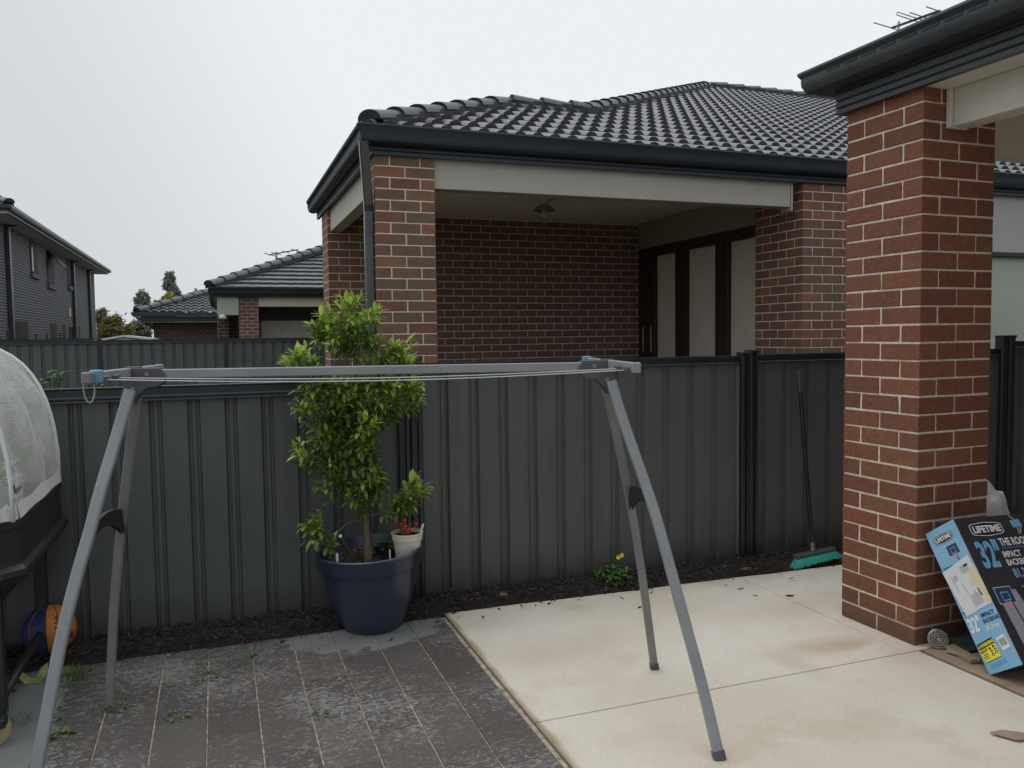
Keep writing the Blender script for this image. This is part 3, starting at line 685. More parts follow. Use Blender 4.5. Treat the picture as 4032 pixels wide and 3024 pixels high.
# row of overflow slots on the left gutter run
for k in range(34):
    y = 6.3 + k * .104
    m.box((1.047, y, 3.045), (1.054, y + .05, 3.062), 1)
gt = m.build('gutter', [M['gutter'], M['tile_lip']], nb, fixn=True, smooth=True, angle=30)
fp = [(-.02, BZ - .005), (.012, BZ - .005), (.012, BZ + .02), (.005, BZ + .026), (.012, BZ + .032), (.012, BZ + .05), (.006, BZ + .056), (.014, BZ + .062), (.014, BZ + .085), (-.02, BZ + .085)]
m = MB(); m.sweep([(o + .0, z) for o, z in fp], path); m.build('fascia', M['gutter'], nb, fixn=True)
# eave lining strip between brick and fascia
m = MB(); m.box((1.17, 6.24, BZ + .003), (5.2, 6.6, BZ + .016)); m.build('eave_lining', M['beam'], nb)
# downpipe with offset
m = MB(); m.rtube([(1.085, 6.17, 3.0), (1.09, 6.19, 2.94), (1.135, 6.31, 2.55), (1.14, 6.33, 2.50), (1.14, 6.34, 2.3), (1.14, 6.34, -.3)], .07, .05, (1, 0, 0)); dp = m.build('downpipe', mat('downpipe_paint', (.045, .05, .058), .22, spec=.8), nb)
# roof: rolled tiles in overlapping courses
SL = .43; EY = 6.135; EZ = 3.085
def tile_field(mb, xl, xr, y0, y1, z0, slope, gauge=.30, roll=.152, amp=.036, lip=.030, flat=False, res=12, mat_lip=1):
    k = 0; y = y0
    ct = 1 / math.sqrt(1 + slope * slope); gy = gauge * ct
    while y < y1 - .02:
        yn = min(y + gy, y1)
        def prof(x):
            if flat: return amp * .3 * (0.5 + .5 * math.sin(x / .3 * 2 * math.pi))
            t_ = (x / roll) % 1.0
            if t_ < .68: return amp * math.sqrt(max(0.0, 1 - (2 * t_ / .68 - 1) ** 2))
            return 0.0
        X0, X1 = min(xl(y), xl(yn)), max(xr(y), xr(yn))
        n = max(2, int((X1 - X0) / roll * res)); b0 = len(mb.v)
        for i in range(n + 1):
            x = X0 + (X1 - X0) * i / n
            zf = lambda yy: z0 + (yy - y0) * slope
            xa = min(max(x, xl(y)), xr(y)); xb = min(max(x, xl(yn)), xr(yn))
            h = prof(x)
            mb.v += [(xa, y, zf(y) + h + lip * .05 - (.004)), (xa, y - .002, zf(y) + h + lip), (xb, yn + .012, zf(yn) + h * .8 + .002)]
        for i in range(n):
            q = b0 + 3 * i
            mb.f.append((q, q + 3, q + 4, q + 1)); mb.m.append(mat_lip)
            mb.f.append((q + 1, q + 4, q + 5, q + 2)); mb.m.append(0)
        y = yn
AX = 2.86; RY = 7.925; LX = 3.80; MY = 12.9; MX = 8.55; MXR = 11.7
def xl(y): return 1.03 + (y - EY) * .98 if y < RY else LX + (y - RY) * (MX - LX) / (MY - RY)
def xr(y): return 16.0 - max(0, (y - EY)) * (16 - MXR) / (MY - EY)
m = MB(); tile_field(m, xl, xr, EY, MY, EZ, SL)
rf = m.build('roof', [M['tile'], M['tile_lip']], nb, smooth=True, angle=35)
zR = EZ + (RY - EY) * SL; zM = EZ + (MY - EY) * SL
m = MB()
m.poly([(1.03, EY, EZ - .01), (1.03, 9.72, EZ - .01), (AX, RY, zR)]); m.poly([(1.03, 9.72, EZ - .01), (3.9, 9.72, EZ - .01), (LX + 1.9, RY + 1.9, zR), (LX, RY, zR), (AX, RY, zR)])
m.poly([(LX, RY, zR), (MX, MY, zM), (MX, 17.5, zM), (2.0, 16.0, EZ), (2.0, 9.9, EZ)])
m.poly([(MX, MY, zM), (MXR, MY, zM), (16, 19.6, EZ), (2, 16.0, EZ)]); m.poly([(MXR, MY, zM), (16, EY, EZ), (16, 19.6, EZ)])
m.build('roof_back', M['tile'], nb)
def caps(mb, p0, p1, r=.095, ln=.36, drop=.075, bed=True, over=.03):
    p0, p1 = Vector(p0), Vector(p1); D = p1 - p0; n = max(1, int(D.length / ln + .5)); d = D.normalized()
    side = d.cross(Vector((0, 0, 1))).normalized(); up = side.cross(d)
    for k in range(n):
        a = p0 + D * (k / n) - d * over; b_ = p0 + D * ((k + 1) / n) + d * .01
        seg = 8; b0 = len(mb.v)
        for (q, rr, lift) in ((a, r * 1.12, .02), (b_, r * .96, 0.0)):
            for i in range(seg + 1):
                an = math.pi * i / seg; 
                mb.v.append(tuple(q + side * (-math.cos(an) * rr) + up * (math.sin(an) * rr * .72 + lift)))
        for i in range(seg):
            mb.f.append((b0 + i, b0 + i + 1, b0 + seg + 2 + i, b0 + seg + 1 + i)); mb.m.append(0)
        if k == 0: mb.f.append(tuple(b0 + i for i in reversed(range(seg + 1)))); mb.m.append(1)
        # front thickness ring
        b1 = len(mb.v)
        for i in range(seg + 1):
            an = math.pi * i / seg; mb.v.append(tuple(a + d * .004 + side * (-math.cos(an) * r * .93) + up * (math.sin(an) * r * .56 + .0)))
        for i in range(seg):
            mb.f.append((b0 + i + 1, b0 + i, b1 + i, b1 + i + 1)); mb.m.append(1)
    if bed:
        for sgn in (-1, 1):
            o0 = p0 + side * sgn * r * .95; o1 = p1 + side * sgn * r * .95
            mb.add([o0 + up * .03, o1 + up * .03, o1 + side * sgn * .035 - up * drop, o0 + side * sgn * .035 - up * drop], [(0, 1, 2, 3) if sgn < 0 else (3, 2, 1, 0)], 1)
caplist = MB()
up_ = Vector((0, 0, .035))
caps(caplist, Vector((1.17, EY + .13, EZ + .045)) + up_, Vector((AX, RY, zR)) + up_)
caps(caplist, Vector((AX + .05, RY, zR)) + up_, Vector((LX + .1, RY, zR)) + up_, over=-.0)
caps(caplist, Vector((LX - .05, RY, zR)) + up_, Vector((MX, MY, zM)) + up_)
caps(caplist, Vector((MXR + .1, MY, zM)) + up_, Vector((MX, MY, zM)) + up_)
caplist.build('ridge_cap', [M['cap'], M['pointing']], rf, smooth=True, angle=40, fixn=False)
# alfresco batten light with shade
_q = hit(2144, 783, (0, 0, 1), 2.97); lx, ly, lz = _q.x, _q.y, 2.97
m = MB(); m.lathe([(.0, 0), (.05, 0), (.05, -.03), (.032, -.05), (.026, -.085), (0, -.085)][::-1], (lx, ly, lz), 20)
lt = m.build('light_fitting', M['blind'], nb, smooth=True, angle=40)
m = MB(); m.lathe([(.022, -.04), (.14, -.125), (.142, -.128), (.02, -.046)], (lx, ly, lz), 4); m.build('shade', mat('lamp_shade_paint', (.24, .19, .15), .6), lt)
m = MB(); m.lathe([(.013, -.085), (.016, -.11), (.03, -.14), (.034, -.165), (.026, -.19), (.0, -.202)][::-1], (lx, ly, lz), 16); m.build('bulb', M['blind'], lt, smooth=True)

# ================================================================== OWN HOUSE (rotated 1.65 degrees)
OA = R(1.65)
own = thing('own_house', (3.113, 2.93, 0), 'own house corner at right: red brick pillar carrying dark gutter, white beam and eave', 'house')
own.rotation_euler = (0, 0, OA)
# children built in a frame where the pillar corner is the origin
class Loc(MB):
    def build(s, name, mat, parent=None, **k):
        og = Vector((3.113, 2.93, 0)); s.v = [tuple(Vector(p) + og) for p in s.v]
        return super().build(name, mat, parent, **k)
TOPZ = 2.66
def own_column():
    mb = Loc(); side = .472; n = 31; dth = .11; g = .01
    for r in range(n):
        z = .008 + r * .086 + (.0 if r else 0)
        even = (r % 2 == 0)
        L2 = (side - g) / 2; mid = side - 2 * dth - 2 * g
        jj = lambda: random.uniform(-.0016, .0016)
        for a in (0, 1):
            for q in (0, 1):
                if even:
                    xa = 0 if a == 0 else side - dth; ya = q * (L2 + g)
                    mb.box((xa + jj(), ya + jj(), z + jj()), (xa + dth + jj(), ya + L2 + jj(), z + .076 + jj()))
                else:
                    ya = 0 if a == 0 else side - dth; xa = q * (L2 + g)
                    mb.box((xa + jj(), ya + jj(), z + jj()), (xa + L2 + jj(), ya + dth + jj(), z + .076 + jj()))
            if even:
                ya = 0 if a == 0 else side - dth; mb.box((dth + g, ya + jj(), z), (dth + g + mid, ya + dth + jj(), z + .076))
            else:
                xa = 0 if a == 0 else side - dth; mb.box((xa + jj(), dth + g, z), (xa + dth + jj(), dth + g + mid, z + .076))
    o = mb.build('brick_pillar', M['brick_red'], own, bevel=.0028)
    # mortar: subdivided faces, slightly uneven joints
    cb = Loc(); ins = .0045; nn = 12; nzz = 150
    cs_ = [(ins, ins), (side - ins, ins), (side - ins, side - ins), (ins, side - ins)]
    ring = []
    for e_ in range(4):
        a = Vector(cs_[e_]); b_ = Vector(cs_[(e_ + 1) % 4])
        for k in range(nn): ring.append(a + (b_ - a) * k / nn)
    R_ = len(ring); ctr = Vector((side / 2, side / 2))
    for j in range(nzz + 1):
        z = 2.67 * j / nzz
        for p_ in ring:
            o_ = (p_ - ctr).normalized() * random.uniform(-.0012, .0014); cb.v.append((p_.x + o_.x, p_.y + o_.y, z))
    for j in range(nzz):
        for k in range(R_):
            cb.f.append((j * R_ + k, j * R_ + (k + 1) % R_, (j + 1) * R_ + (k + 1) % R_, (j + 1) * R_ + k)); cb.m.append(0)
    cb.build('mortar', M['mortar'], o, smooth=True, angle=50)
own_column()
# local frame: x right, y away. fascia line x=-0.03 ; gutter projects to x=-0.15 ; far end y=+0.5.
path = [(9, .50), (-.022, .50), (-.022, -6)]   # travel -x then -y : right-hand side is outward (north, west)?
def flip(path): return path[::-1]
zf0 = 2.645
fpo = [(-.02, zf0), (.014, zf0), (.014, zf0 + .022), (.006, zf0 + .029), (.014, zf0 + .036), (.014, zf0 + .058), (.006, zf0 + .065), (.014, zf0 + .072), (.014, zf0 + .10), (.006, zf0 + .107), (.016, zf0 + .114), (.016, zf0 + .15), (-.02, zf0 + .15)]
m = Loc(); m.sweep(fpo, path); m.build('fascia', M['gutter2'], own, fixn=True)
gz0 = zf0 + .118
gpo = [(0.012, gz0 + .01), (.04, gz0 + .002), (.09, gz0), (.118, gz0 + .012), (.134, gz0 + .045), (.136, gz0 + .066), (.136, gz0 + .084), (.150, gz0 + .106), (.148, gz0 + .118), (.132, gz0 + .114), (.126, gz0 + .084), (.12, gz0 + .04), (.09, gz0 + .012), (.012, gz0 + .02)]
m = Loc(); m.sweep(gpo, path)
for k in range(40):
    y = .45 - k * .115; m.box((-.022 - .1395, y - .085, gz0 + .071), (-.022 - .134, y, gz0 + .083), 1)
gto = m.build('gutter', [M['gutter2'], M['tile_lip']], own, fixn=True, smooth=True, angle=30)
# own roof plane: low pitched tiles seen only at the edge
m = Loc(); zr = gz0 + .105; 
A_ = (-.11, .59, zr); B_ = (-.11, -6, zr); C_ = (9, .59, zr)
m.poly([A_, B_, (4, -6, zr + 1.7), (4, -3.5, zr + 1.72)]); m.poly([A_, (4, -3.5, zr + 1.72), (9, -3.5, zr + 1.72), C_])
m.build('roof', M['tile'], own)
m = Loc()
for k in range(22):
    y = .45 - k * .3
    m.box((-.115, y - .285, zr + .0), (.04, y, zr + .018 + .003 * (k % 2)))
m.build('eave_tile', M['cap'], own, bevel=.004)
# soffit strip, white beams, ceiling
m = Loc(); m.box((-.018, -6, zf0 + .004), (.27, -.002, zf0 + .012)); m.build('eave_lining', M['beam_white'], own)
m = Loc(); m.box((.16, -6, 2.475), (.28, -.028, 2.648)); m.build('beam', M['beam_white'], own, bevel=.003)
m = Loc(); m.box((.137, -.026, 2.468), (.262, -.0025, 2.649)); m.build('beam_end', M['beam_white'], own, bevel=.003)
m = Loc(); m.box((.476, .16, 2.42), (6, .28, 2.66)); m.build('beam', M['beam_white'], own, bevel=.003)
m = Loc(); m.box((.285, -6, 2.652), (6, .158, 2.68)); m.build('ceiling', M['ceiling'], own)
# unseen house walls behind and beside the viewer, added to block sky light
mm = Loc(); mm.box((5.6, -6, 0), (5.9, .28, 2.65)); mm.box((0.0, -6.3, 0), (5.6, -6.0, 2.65)); mm.build('brick_wall', M['bt_red'], own)

# ================================================================== FAR HOUSES
def rect_plane(P0, U, V, mb, th): pass
# --- charcoal two-storey house on the left
dh = thing('brick_house', (-8, 34, 0), 'charcoal brick two storey house at far left with narrow windows and white lined eaves', 'house')
XW, YNr, YFr, ZE = -5.5, 24.9, 44.3, 4.84
m = MB(); m.box((-16, YNr, -.6), (XW, YFr, ZE)); m.box((-16, 21.5, -.6), (XW - .9, YNr - .01, ZE - .02)); m.build('brick_wall', M['bt_charcoal'], dh)
m = MB(); m.box((-16.5, 24.2, ZE), (-4.95, 45.0, ZE + .02)); m.build('eave_lining', M['cladding'], dh)
m = MB(); m.sweep([(0, ZE), (.0, ZE + .2), (-.03, ZE + .2), (-.03, ZE)], [(-16.5, 45.0), (-4.95, 45.0), (-4.95, 24.25), (-16.5, 24.25)][::-1]); m.build('fascia', M['cladding'], dh, fixn=True)
m = MB(); m.sweep([(.0, ZE + .08), (.1, ZE + .08), (.13, ZE + .14), (.13, ZE + .22), (.1, ZE + .23), (0, ZE + .2)], [(-16.5, 24.25), (-4.95, 24.25), (-4.95, 45.0), (-16.5, 45.0)]); m.build('gutter', M['gutter2'], dh, fixn=True)
m = MB(); za = ZE + .22; m.poly([(-4.85, 24.1, za), (-4.85, 45.1, za), (-9.5, 40.5, za + 1.75), (-9.5, 28.8, za + 1.75)]); m.poly([(-4.85, 24.1, za), (-9.5, 28.8, za + 1.75), (-14, 24.1, za)]); m.poly([(-4.85, 45.1, za), (-14, 45.1, za), (-9.5, 40.5, za + 1.75)])
rfd = m.build('roof', M['tile'], dh)
m = MB(); caps(m, (-4.9, 24.2, za + .05), (-9.5, 28.8, za + 1.8), .13, .45); m.build('ridge_cap', [M['cap'], M['pointing']], rfd, smooth=True, angle=40)
Zc = .3617
def dz(x, y): return px(Zc * x, 780 + Zc * y, XW)
def dwin(x0, y0, x1, y1, awn=False):
    a, b_ = dz(x0, y0), dz(x1, y1); ya, yb = sorted((a.y, b_.y)); z1 = dz(x0, y0).z; z0 = dz(x0, y1).z
    m = MB(); m.box((XW - .02, ya, z0), (XW + .012, yb, z1)); fr = m.build('window', M['pointing'], dh)
    m = MB(); m.box((XW + .013, ya + .18, z0 + .06), (XW + .02, yb - .1, z1 - .06)); m.build('pane', M['glass'], fr)
    m = MB(); m.box((XW + .0, ya - .05, z0 - .16), (XW + .09, yb + .05, z0)); m.build('sill', M['bt_charcoal'], fr)
    if awn:
        m = MB(); m.poly([(XW + .03, ya + .1, z1 - .02), (XW + .03, yb - .05, z1 - .02), (XW + .45, yb - .05, z1 - .55), (XW + .45, ya + .1, z1 - .55)], (.02, 0, .02)); m.build('awning_sash', M['frame_black'], fr)
    return fr
f1 = dwin(315, 450, 410, 800); dwin(497, 560, 590, 925, True); dwin(722, 660, 770, 945)
a = dz(325, 530); b_ = dz(348, 790)
m = MB(); m.box((XW + .03, a.y, dz(325, 790).z), (XW + .05, b_.y, a.z)); m.build('curtain', M['pvc'], f1)
dwin(160, 1335, 312, 1560); dwin(547, 1368, 622, 1560); dwin(680, 1376, 720, 1560); dwin(812, 1388, 876, 1560)
for xx in (85, 785, 958):
    y_ = dz(xx, 1000).y; m = MB(); m.box((XW + .02, y_ - .12, -.6), (XW + .12, y_ + .08, ZE)); m.bar((XW + .07, y_, ZE - .03), (-4.9, y_, ZE + .12), .1); m.build('downpipe', M['gutter2'], dh)
a = dz(748, 1195); m = MB(); m.box((XW + .01, a.y - .1, a.z - .35), (XW + .05, a.y + .1, a.z)); m.build('meter_box', M['pvc'], dh)
m = MB(); m.box((-16, 22.6, 2.75), (-6.1, 24.88, 2.82)); m.build('side_roof', M['gutter2'], dh)
m = MB(); m.box((-6.9, 24.3, 3.02), (-6.25, 24.5, 3.25)); m.build('wall_unit', M['pvc'], dh)

# --- brown brick house behind the far fence, with column and beige beam
hh = thing('brick_house', (4, 21, 0), 'low brown brick house with flat dark tiles and beige beam beyond the far fence', 'house')
Y2 = 20.25; g2 = 2.73
m = MB(); tile_field(m, lambda y: -.15 + (y - Y2 + .1), lambda y: 16, Y2 - .1, 26, g2 - .01, .40, flat=True, gauge=.33, lip=.045, res=4, roll=.3, amp=.02); rr = m.build('roof', [M['tile'], M['tile_lip']], hh, smooth=True, angle=30)
m = MB(); m.poly([(-.15, Y2 - .1, g2 - .02), (-.15, 30, g2 - .02), (5.9, 26.05, g2 + 2.4)]); m.build('roof_side', M['tile'], hh)
m = MB(); caps(m, (-.1, Y2 - .05, g2 + .06), (5.9, 26.1, g2 + 2.52), .14, .42); m.build('ridge_cap', [M['cap'], M['pointing']], rr, smooth=True, angle=40)
m = MB(); m.sweep([(0, g2 - .20), (.02, g2 - .20), (.03, g2 - .14), (.12, g2 - .12), (.14, g2), (.11, g2 + .01), (0, g2 - .02)], [(.0, 29), (0, Y2 + .1), (16, Y2 + .1)]); m.build('gutter', M['gutter'], hh, fixn=True)
m = MB(); m.box((0, Y2 + .12, g2 - .195), (16, 29, g2 - .175)); m.build('eave_lining', M['soffit'], hh)
m = MB(); m.box((.53, Y2 + .2, -.6), (.98, Y2 + .7, g2 - .20)); m.build('brick_column', M['bt_red'], hh)
m = MB(); m.box((.30, Y2 + 1.6, -.6), (9, Y2 + 1.9, g2 - .196)); m.box((.05, Y2 + 1.2, -.6), (.31, 29, g2 - .197)); m.build('brick_wall', M['bt_brown'], hh)
m = MB(); m.box((.985, Y2 + .22, g2 - .42), (9, Y2 + .42, g2 - .201)); m.build('beam', M['cream'], hh)
m = MB(); m.box((.05, Y2 + .15, g2 - .62), (.525, Y2 + 1.15, g2 - .199)); m.build('eave_box', M['soffit'], hh)
wz = g2 - .73
wn_ = MB(); wn_.box((1.05, Y2 + 1.5, wz), (8, Y2 + 1.59, wz + .2)); wn_.box((1.02, Y2 + 1.5, -.6), (1.08, Y2 + 1.59, wz - .003)); wn_.box((2.57, Y2 + 1.5, -.6), (2.63, Y2 + 1.59, wz - .003)); wo_ = wn_.build('window_frame', M['frame_black'], hh)
for a, b_ in ((1.085, 2.565), (2.635, 6)):
    m = MB(); m.box((a, Y2 + 1.54, -.6), (b_, Y2 + 1.57, wz - .005)); m.build('blind', M['blind_far'], wo_)
m = MB(); m.tube([(.1, Y2 + .3, 2.12), (.1, Y2 + .12, 2.08)], .02, 8); m.lathe([(0, -.06), (.08, -.05), (.09, .0), (.03, .06), (0, .06)], (.16, Y2 + .05, 2.06), 14); m.build('floodlight', M['pvc'], hh, smooth=True)
_a = py(700 + .3617 * 873, 900 + .3617 * 418, 24.0); _x = _a.x
m = MB(); m.tube([(_x, 24, _a.z - .9), (_x, 24, _a.z - .05)], .06, 10); m.tube([(_x, 24, _a.z - .1), (_x, 24, _a.z)], .13, 10); m.build('flue', M['metal_grey'], hh)
# --- third house further back
h3 = thing('brick_house', (2, 33, 0), 'farthest low brown brick house with rolled tile hip roof left of the beige beamed house', 'house')
Y3 = 31.0; g3 = 2.49
m = MB(); tile_field(m, lambda y: -2.6 + (y - Y3), lambda y: 8, Y3, 37, g3, .345, gauge=.34, roll=.26, amp=.05, lip=.05, res=10); rr = m.build('roof', [M['tile'], M['tile_lip']], h3, smooth=True, angle=35)
m = MB(); caps(m, (-2.55, Y3 + .05, g3 + .07), (3.4, 37, g3 + 2.15), .16, .5); m.build('ridge_cap', [M['cap'], M['pointing']], rr, smooth=True, angle=40)
m = MB(); m.poly([(-2.6, Y3, g3 - .02), (-2.6, 43, g3 - .02), (3.4, 37, g3 + 2.05)]); m.build('roof_side', M['tile'], h3)
m = MB(); m.box((-2.7, Y3 - .13, g3 - .12), (8, Y3 - .02, g3 + .02)); m.box((-2.45, Y3 + .0, g3 - .32), (8, Y3 + .03, g3 - .121)); m.box((-2.7, Y3 - .018, g3 - .12), (-2.6, 43, g3 + .0)); m.build('gutter', M['gutter2'], h3)
m = MB(); m.box((-2.45, Y3 + .031, g3 - .34), (8, 42, g3 - .322)); m.build('eave_lining', M['cladding'], h3)
m = MB(); m.box((-2.08, Y3 + .45, -.8), (8, 42, g3 - .345)); m.build('brick_wall', M['bt_brown'], h3)
m = MB(); m.bar((-2.35, Y3 + .1, g3 - .36), (-2.0, Y3 + .38, g3 - .55), .07); m.box((-2.05, Y3 + .36, -.8), (-1.97, Y3 + .44, g3 - .54)); m.build('downpipe', M['gutter2'], h3)
# garden shed
sh = thing('garden_shed', (-2.2, 20.5, -.4), 'cream metal garden shed with low gable roof peeking above the far fence', 'shed')
ys = 20.6
aL = py(372 + 0, 1200 + .3617 * 388, ys); aP = py(.3617 * 1345, 1200 + .3617 * 338, ys); aR = py(.3617 * 1668, 1200 + .3617 * 372, ys)
m = MB(); m.poly([(aL.x + .08, ys, -.4), (aR.x - .08, ys, -.4), (aR.x - .08, ys, aR.z - .05), (aP.x, ys, aP.z - .05), (aL.x + .08, ys, aL.z - .05)], (0, 2.0, 0)); m.build('shed_wall', M['shed'], sh, fixn=True)
m = MB()
for A0, B0 in ((aL, aP), (aP, aR)):
    m.poly([(A0.x, ys - .06, A0.z - .03), (B0.x, ys - .06, B0.z - .03), (B0.x, ys - .06, B0.z + .015), (A0.x, ys - .06, A0.z + .015)], (0, 2.2, 0))
m.build('shed_roof', M['pvc'], sh, fixn=True)

# antennas
def antenna(name, base, mast, label, boom_dir, els, scale=1.0, r=.008):
    t = thing(name, base, label, 'antenna'); base = Vector(base)
    m = MB(); m.tube([base, base + Vector((0, 0, mast))], r * 2, 8); m.build('mast', M['metal_grey'], t)
    d = Vector(boom_dir).normalized(); top = base + Vector((0, 0, mast - .05)); Ln = .95 * scale
    m = MB(); m.bar(top - d * .25 * scale, top + d * (Ln - .25 * scale), .03 * scale, .03 * scale); m.build('boom', M['frame_black'], t)
    s_ = d.cross(Vector((0, 0, 1))).normalized()
    for q, l_ in els:
        c0 = top + d * q * scale; m = MB(); m.tube([c0 - s_ * l_ * scale, c0 + s_ * l_ * scale], r, 6); m.build('element', M['metal_grey'], t)
    return t
def zr4(x, y, Y): return py(3100 + x * .4219, y * .4219, Y)
pa = zr4(975, 262, 9.6); vb = ray(3100 + 1425 * .4219, 100 * .4219); vb = vb / vb.y; YB = (pa.z - H) / vb.z; pb = Vector((0, 0, H)) + vb * YB
ant = thing('tv_antenna', (pa.x, 9.6, pa.z - 1.2), 'grey tv antenna with thin rods sticking up above the dark roof edge at top right', 'antenna')
dm = (pb - pa).normalized(); sdv = dm.cross(Vector((0, 0, 1))).normalized(); LA = (pb - pa).length
m = MB(); mt = pa.lerp(pb, .15); m.tube([mt + Vector((0, 0, .06)), mt - Vector((0, 0, 1.2))], .016, 8); m.build('mast', M['metal_grey'], ant)
m = MB(); m.bar(pa, pb, .028, .028); m.build('boom', M['frame_black'], ant)
for f_, hl in ((.0, .43), (.46, .38), (.66, .31), (.98, .31)):
    c_ = pa.lerp(pb, f_); m = MB()
    if f_ == .46: m.tube([c_ - sdv * hl, c_ + sdv * hl, c_ + sdv * (hl + .02) + Vector((0, 0, .02)), c_ + sdv * hl + Vector((0, 0, .045)), c_ - sdv * hl + Vector((0, 0, .045)), c_ - sdv * (hl + .02) + Vector((0, 0, .02)), c_ - sdv * hl], .0075, 6)
    else: m.tube([c_ - sdv * hl, c_ + sdv * hl], .0085, 6)
    m.build('element', M['metal_grey'], ant)
q1 = py(700 + .3617 * 1077, 900 + .3617 * 400, 26.0); q2 = py(700 + .3617 * 1077, 900 + .3617 * 290, 26.0)
antenna('tv_antenna', (q1.x, 26, q1.z - .5), q2.z - q1.z + .6, 'small distant tv antenna on the roof of the flat tiled brown house', (.9, -.4, .15), [(-.2, .5), (0, .4), (.3, .3), (.6, .35)], 1.0, .015)

# ================================================================== TREES FAR AWAY
def far_tree(name, Y, cx_, y_top, y_bot, half, mat_, label, n=500, leaf=.3, shape='round', seed=1, base=-.6):
    """crown fills an uneven envelope: cone, or a dome, made of leafy clumps on forked limbs"""
    rnd = random.Random(seed)
    T = dy(cx_, y_top, Y); B = dy(cx_, y_bot, Y); wd = (dy(cx_ + half, y_top, Y) - T).length
    t = thing(name, (T.x, Y, base), label, 'tree', 'trees beyond the houses')
    hgt = T.z - B.z; m = MB(); m.tube([(T.x, Y, base), (T.x + .1, Y, (T.z + B.z) / 2), (T.x, Y, T.z - .25)], [.16, .09, .02], 6)
    clumps = []
    nc = 34
    for k in range(nc):
        f = (k + rnd.random()) / nc
        env = (1.02 - f) ** .8 if shape == 'cone' else math.sqrt(max(.04, 1 - f ** 2.2))
        a = rnd.uniform(0, 6.28); r_ = wd * env * math.sqrt(rnd.random()) * .85
        z = B.z + hgt * f * .93; c_ = Vector((T.x + math.cos(a) * r_, Y + math.sin(a) * r_, z))
        clumps.append((c_, wd * rnd.uniform(.13, .26)))
        m.tube([(T.x, Y, max(base + .5, z - r_ * .8)), tuple(c_)], [.035, .012], 4)
    m.build('trunk', M['bark'], t)
    m = MB(); per = n // nc
    for c_, r_ in clumps:
        for i in range(per):
            d = Vector((rnd.gauss(0, 1), rnd.gauss(0, 1), rnd.gauss(0, .8))) * r_ * .62
            p_ = c_ + d
            u = Vector((rnd.uniform(-1, 1), rnd.uniform(-1, 1), rnd.uniform(-1.2, .5))).normalized(); v_ = u.cross(Vector((rnd.uniform(-1, 1), rnd.uniform(-1, 1), .3))).normalized()
            l_ = leaf * rnd.uniform(.5, 1.2)
            m.add([p_, p_ + u * l_ * .5 + v_ * l_ * .25, p_ + u * l_, p_ + u * l_ * .5 - v_ * l_ * .25], [(0, 1, 2, 3)])
    m.build('crown', mat_, t)
far_tree('gum_tree', 62, 366, 584, 672, 27, M['gum'], 'tall narrow grey-green gum tree rising behind the farthest roof', 2400, .32, 'cone', 3)
far_tree('gum_tree', 60, 305, 627, 705, 28, M['gum'], 'broad grey-green gum tree left of the yellow wattle', 2400, .32, 'round', 5)
far_tree('gum_tree', 61, 338, 650, 705, 26, M['grey_leaf'], 'low grey tree filling the gap under the tall gum', 1500, .32, 'round', 9)
far_tree('gum_tree', 66, 425, 628, 672, 28, M['gum'], 'pale treetop just showing over the hip ridge beside the black gutter end', 1000, .32, 'round', 11)
far_tree('wattle_tree', 50, 370, 630, 668, 18, M['wattle'], 'yellow flowering wattle tree in front of the tall gum', 3600, .16, 'round', 13)
far_tree('wattle_tree', 52, 342, 654, 692, 17, M['wattle'], 'smaller yellow-green wattle left of the yellow one', 1500, .2, 'round', 17)
far_tree('bushy_tree', 47, 248, 682, 748, 44, M['olive'], 'wide olive and rust coloured bushy tree between the charcoal house and the brown houses', 9000, .17, 'round', 21)
far_tree('bushy_tree', 58, 222, 662, 745, 24, M['grey_leaf'], 'grey-brown tree against the corner of the charcoal house', 3500, .22, 'round', 23)
far_tree('bushy_tree', 54, 305, 694, 748, 30, M['grey_leaf'], 'dull grey shrub beside the downpipe of the farthest house', 4000, .2, 'round', 27)

# ================================================================== CLOTHES AIRER
ta = thing('clothes_airer', (.6, 3.0, 0), 'grey steel folding clothes airer with bowed legs and wire lines standing across the yard', 'clothes airer')
d2 = Vector((.97652, -.21543, 0)); e2 = Vector((.21543, .97652, 0)); A2 = Vector((-.555, 3.28, 0))
pR = A2 + d2 * 2.03; pL = A2 + d2 * .276
def spl(pts, n=5):
    pts = [Vector(p_) for p_ in pts]; out = []
    for i in range(len(pts) - 1):
        a = pts[max(i - 1, 0)]; b_ = pts[i]; c_ = pts[i + 1]; d = pts[min(i + 2, len(pts) - 1)]
        for k in range(n):
            t_ = k / n; out.append(.5 * ((2 * b_) + (c_ - a) * t_ + (2 * a - 5 * b_ + 4 * c_ - d) * t_ ** 2 + (3 * b_ - a - 3 * c_ + d) * t_ ** 3))
    out.append(pts[-1]); return out
FR = [(1.427, 2.801, 1.342), (1.449, 2.759, 1.21), (1.486, 2.688, 1.02), (1.516, 2.629, .86), (1.541, 2.58, .70), (1.575, 2.513, .47), (1.608, 2.448, .246), (1.636, 2.394, .03)]
BR = [(1.436, 2.872, 1.33), (1.494, 2.916, 1.178), (1.568, 2.972, .97), (1.634, 3.02, .77), (1.694, 3.065, .55), (1.735, 3.095, .38), (1.777, 3.127, .2), (1.815, 3.155, .03)]
BL = [(-.281, 3.255, 1.33), (-.302, 3.303, 1.193), (-.322, 3.348, 1.09), (-.343, 3.395, .97), (-.37, 3.455, .815), (-.397, 3.514, .63), (-.42, 3.566, .46), (-.437, 3.604, .30), (-.451, 3.635, .153), (-.463, 3.662, .0)]
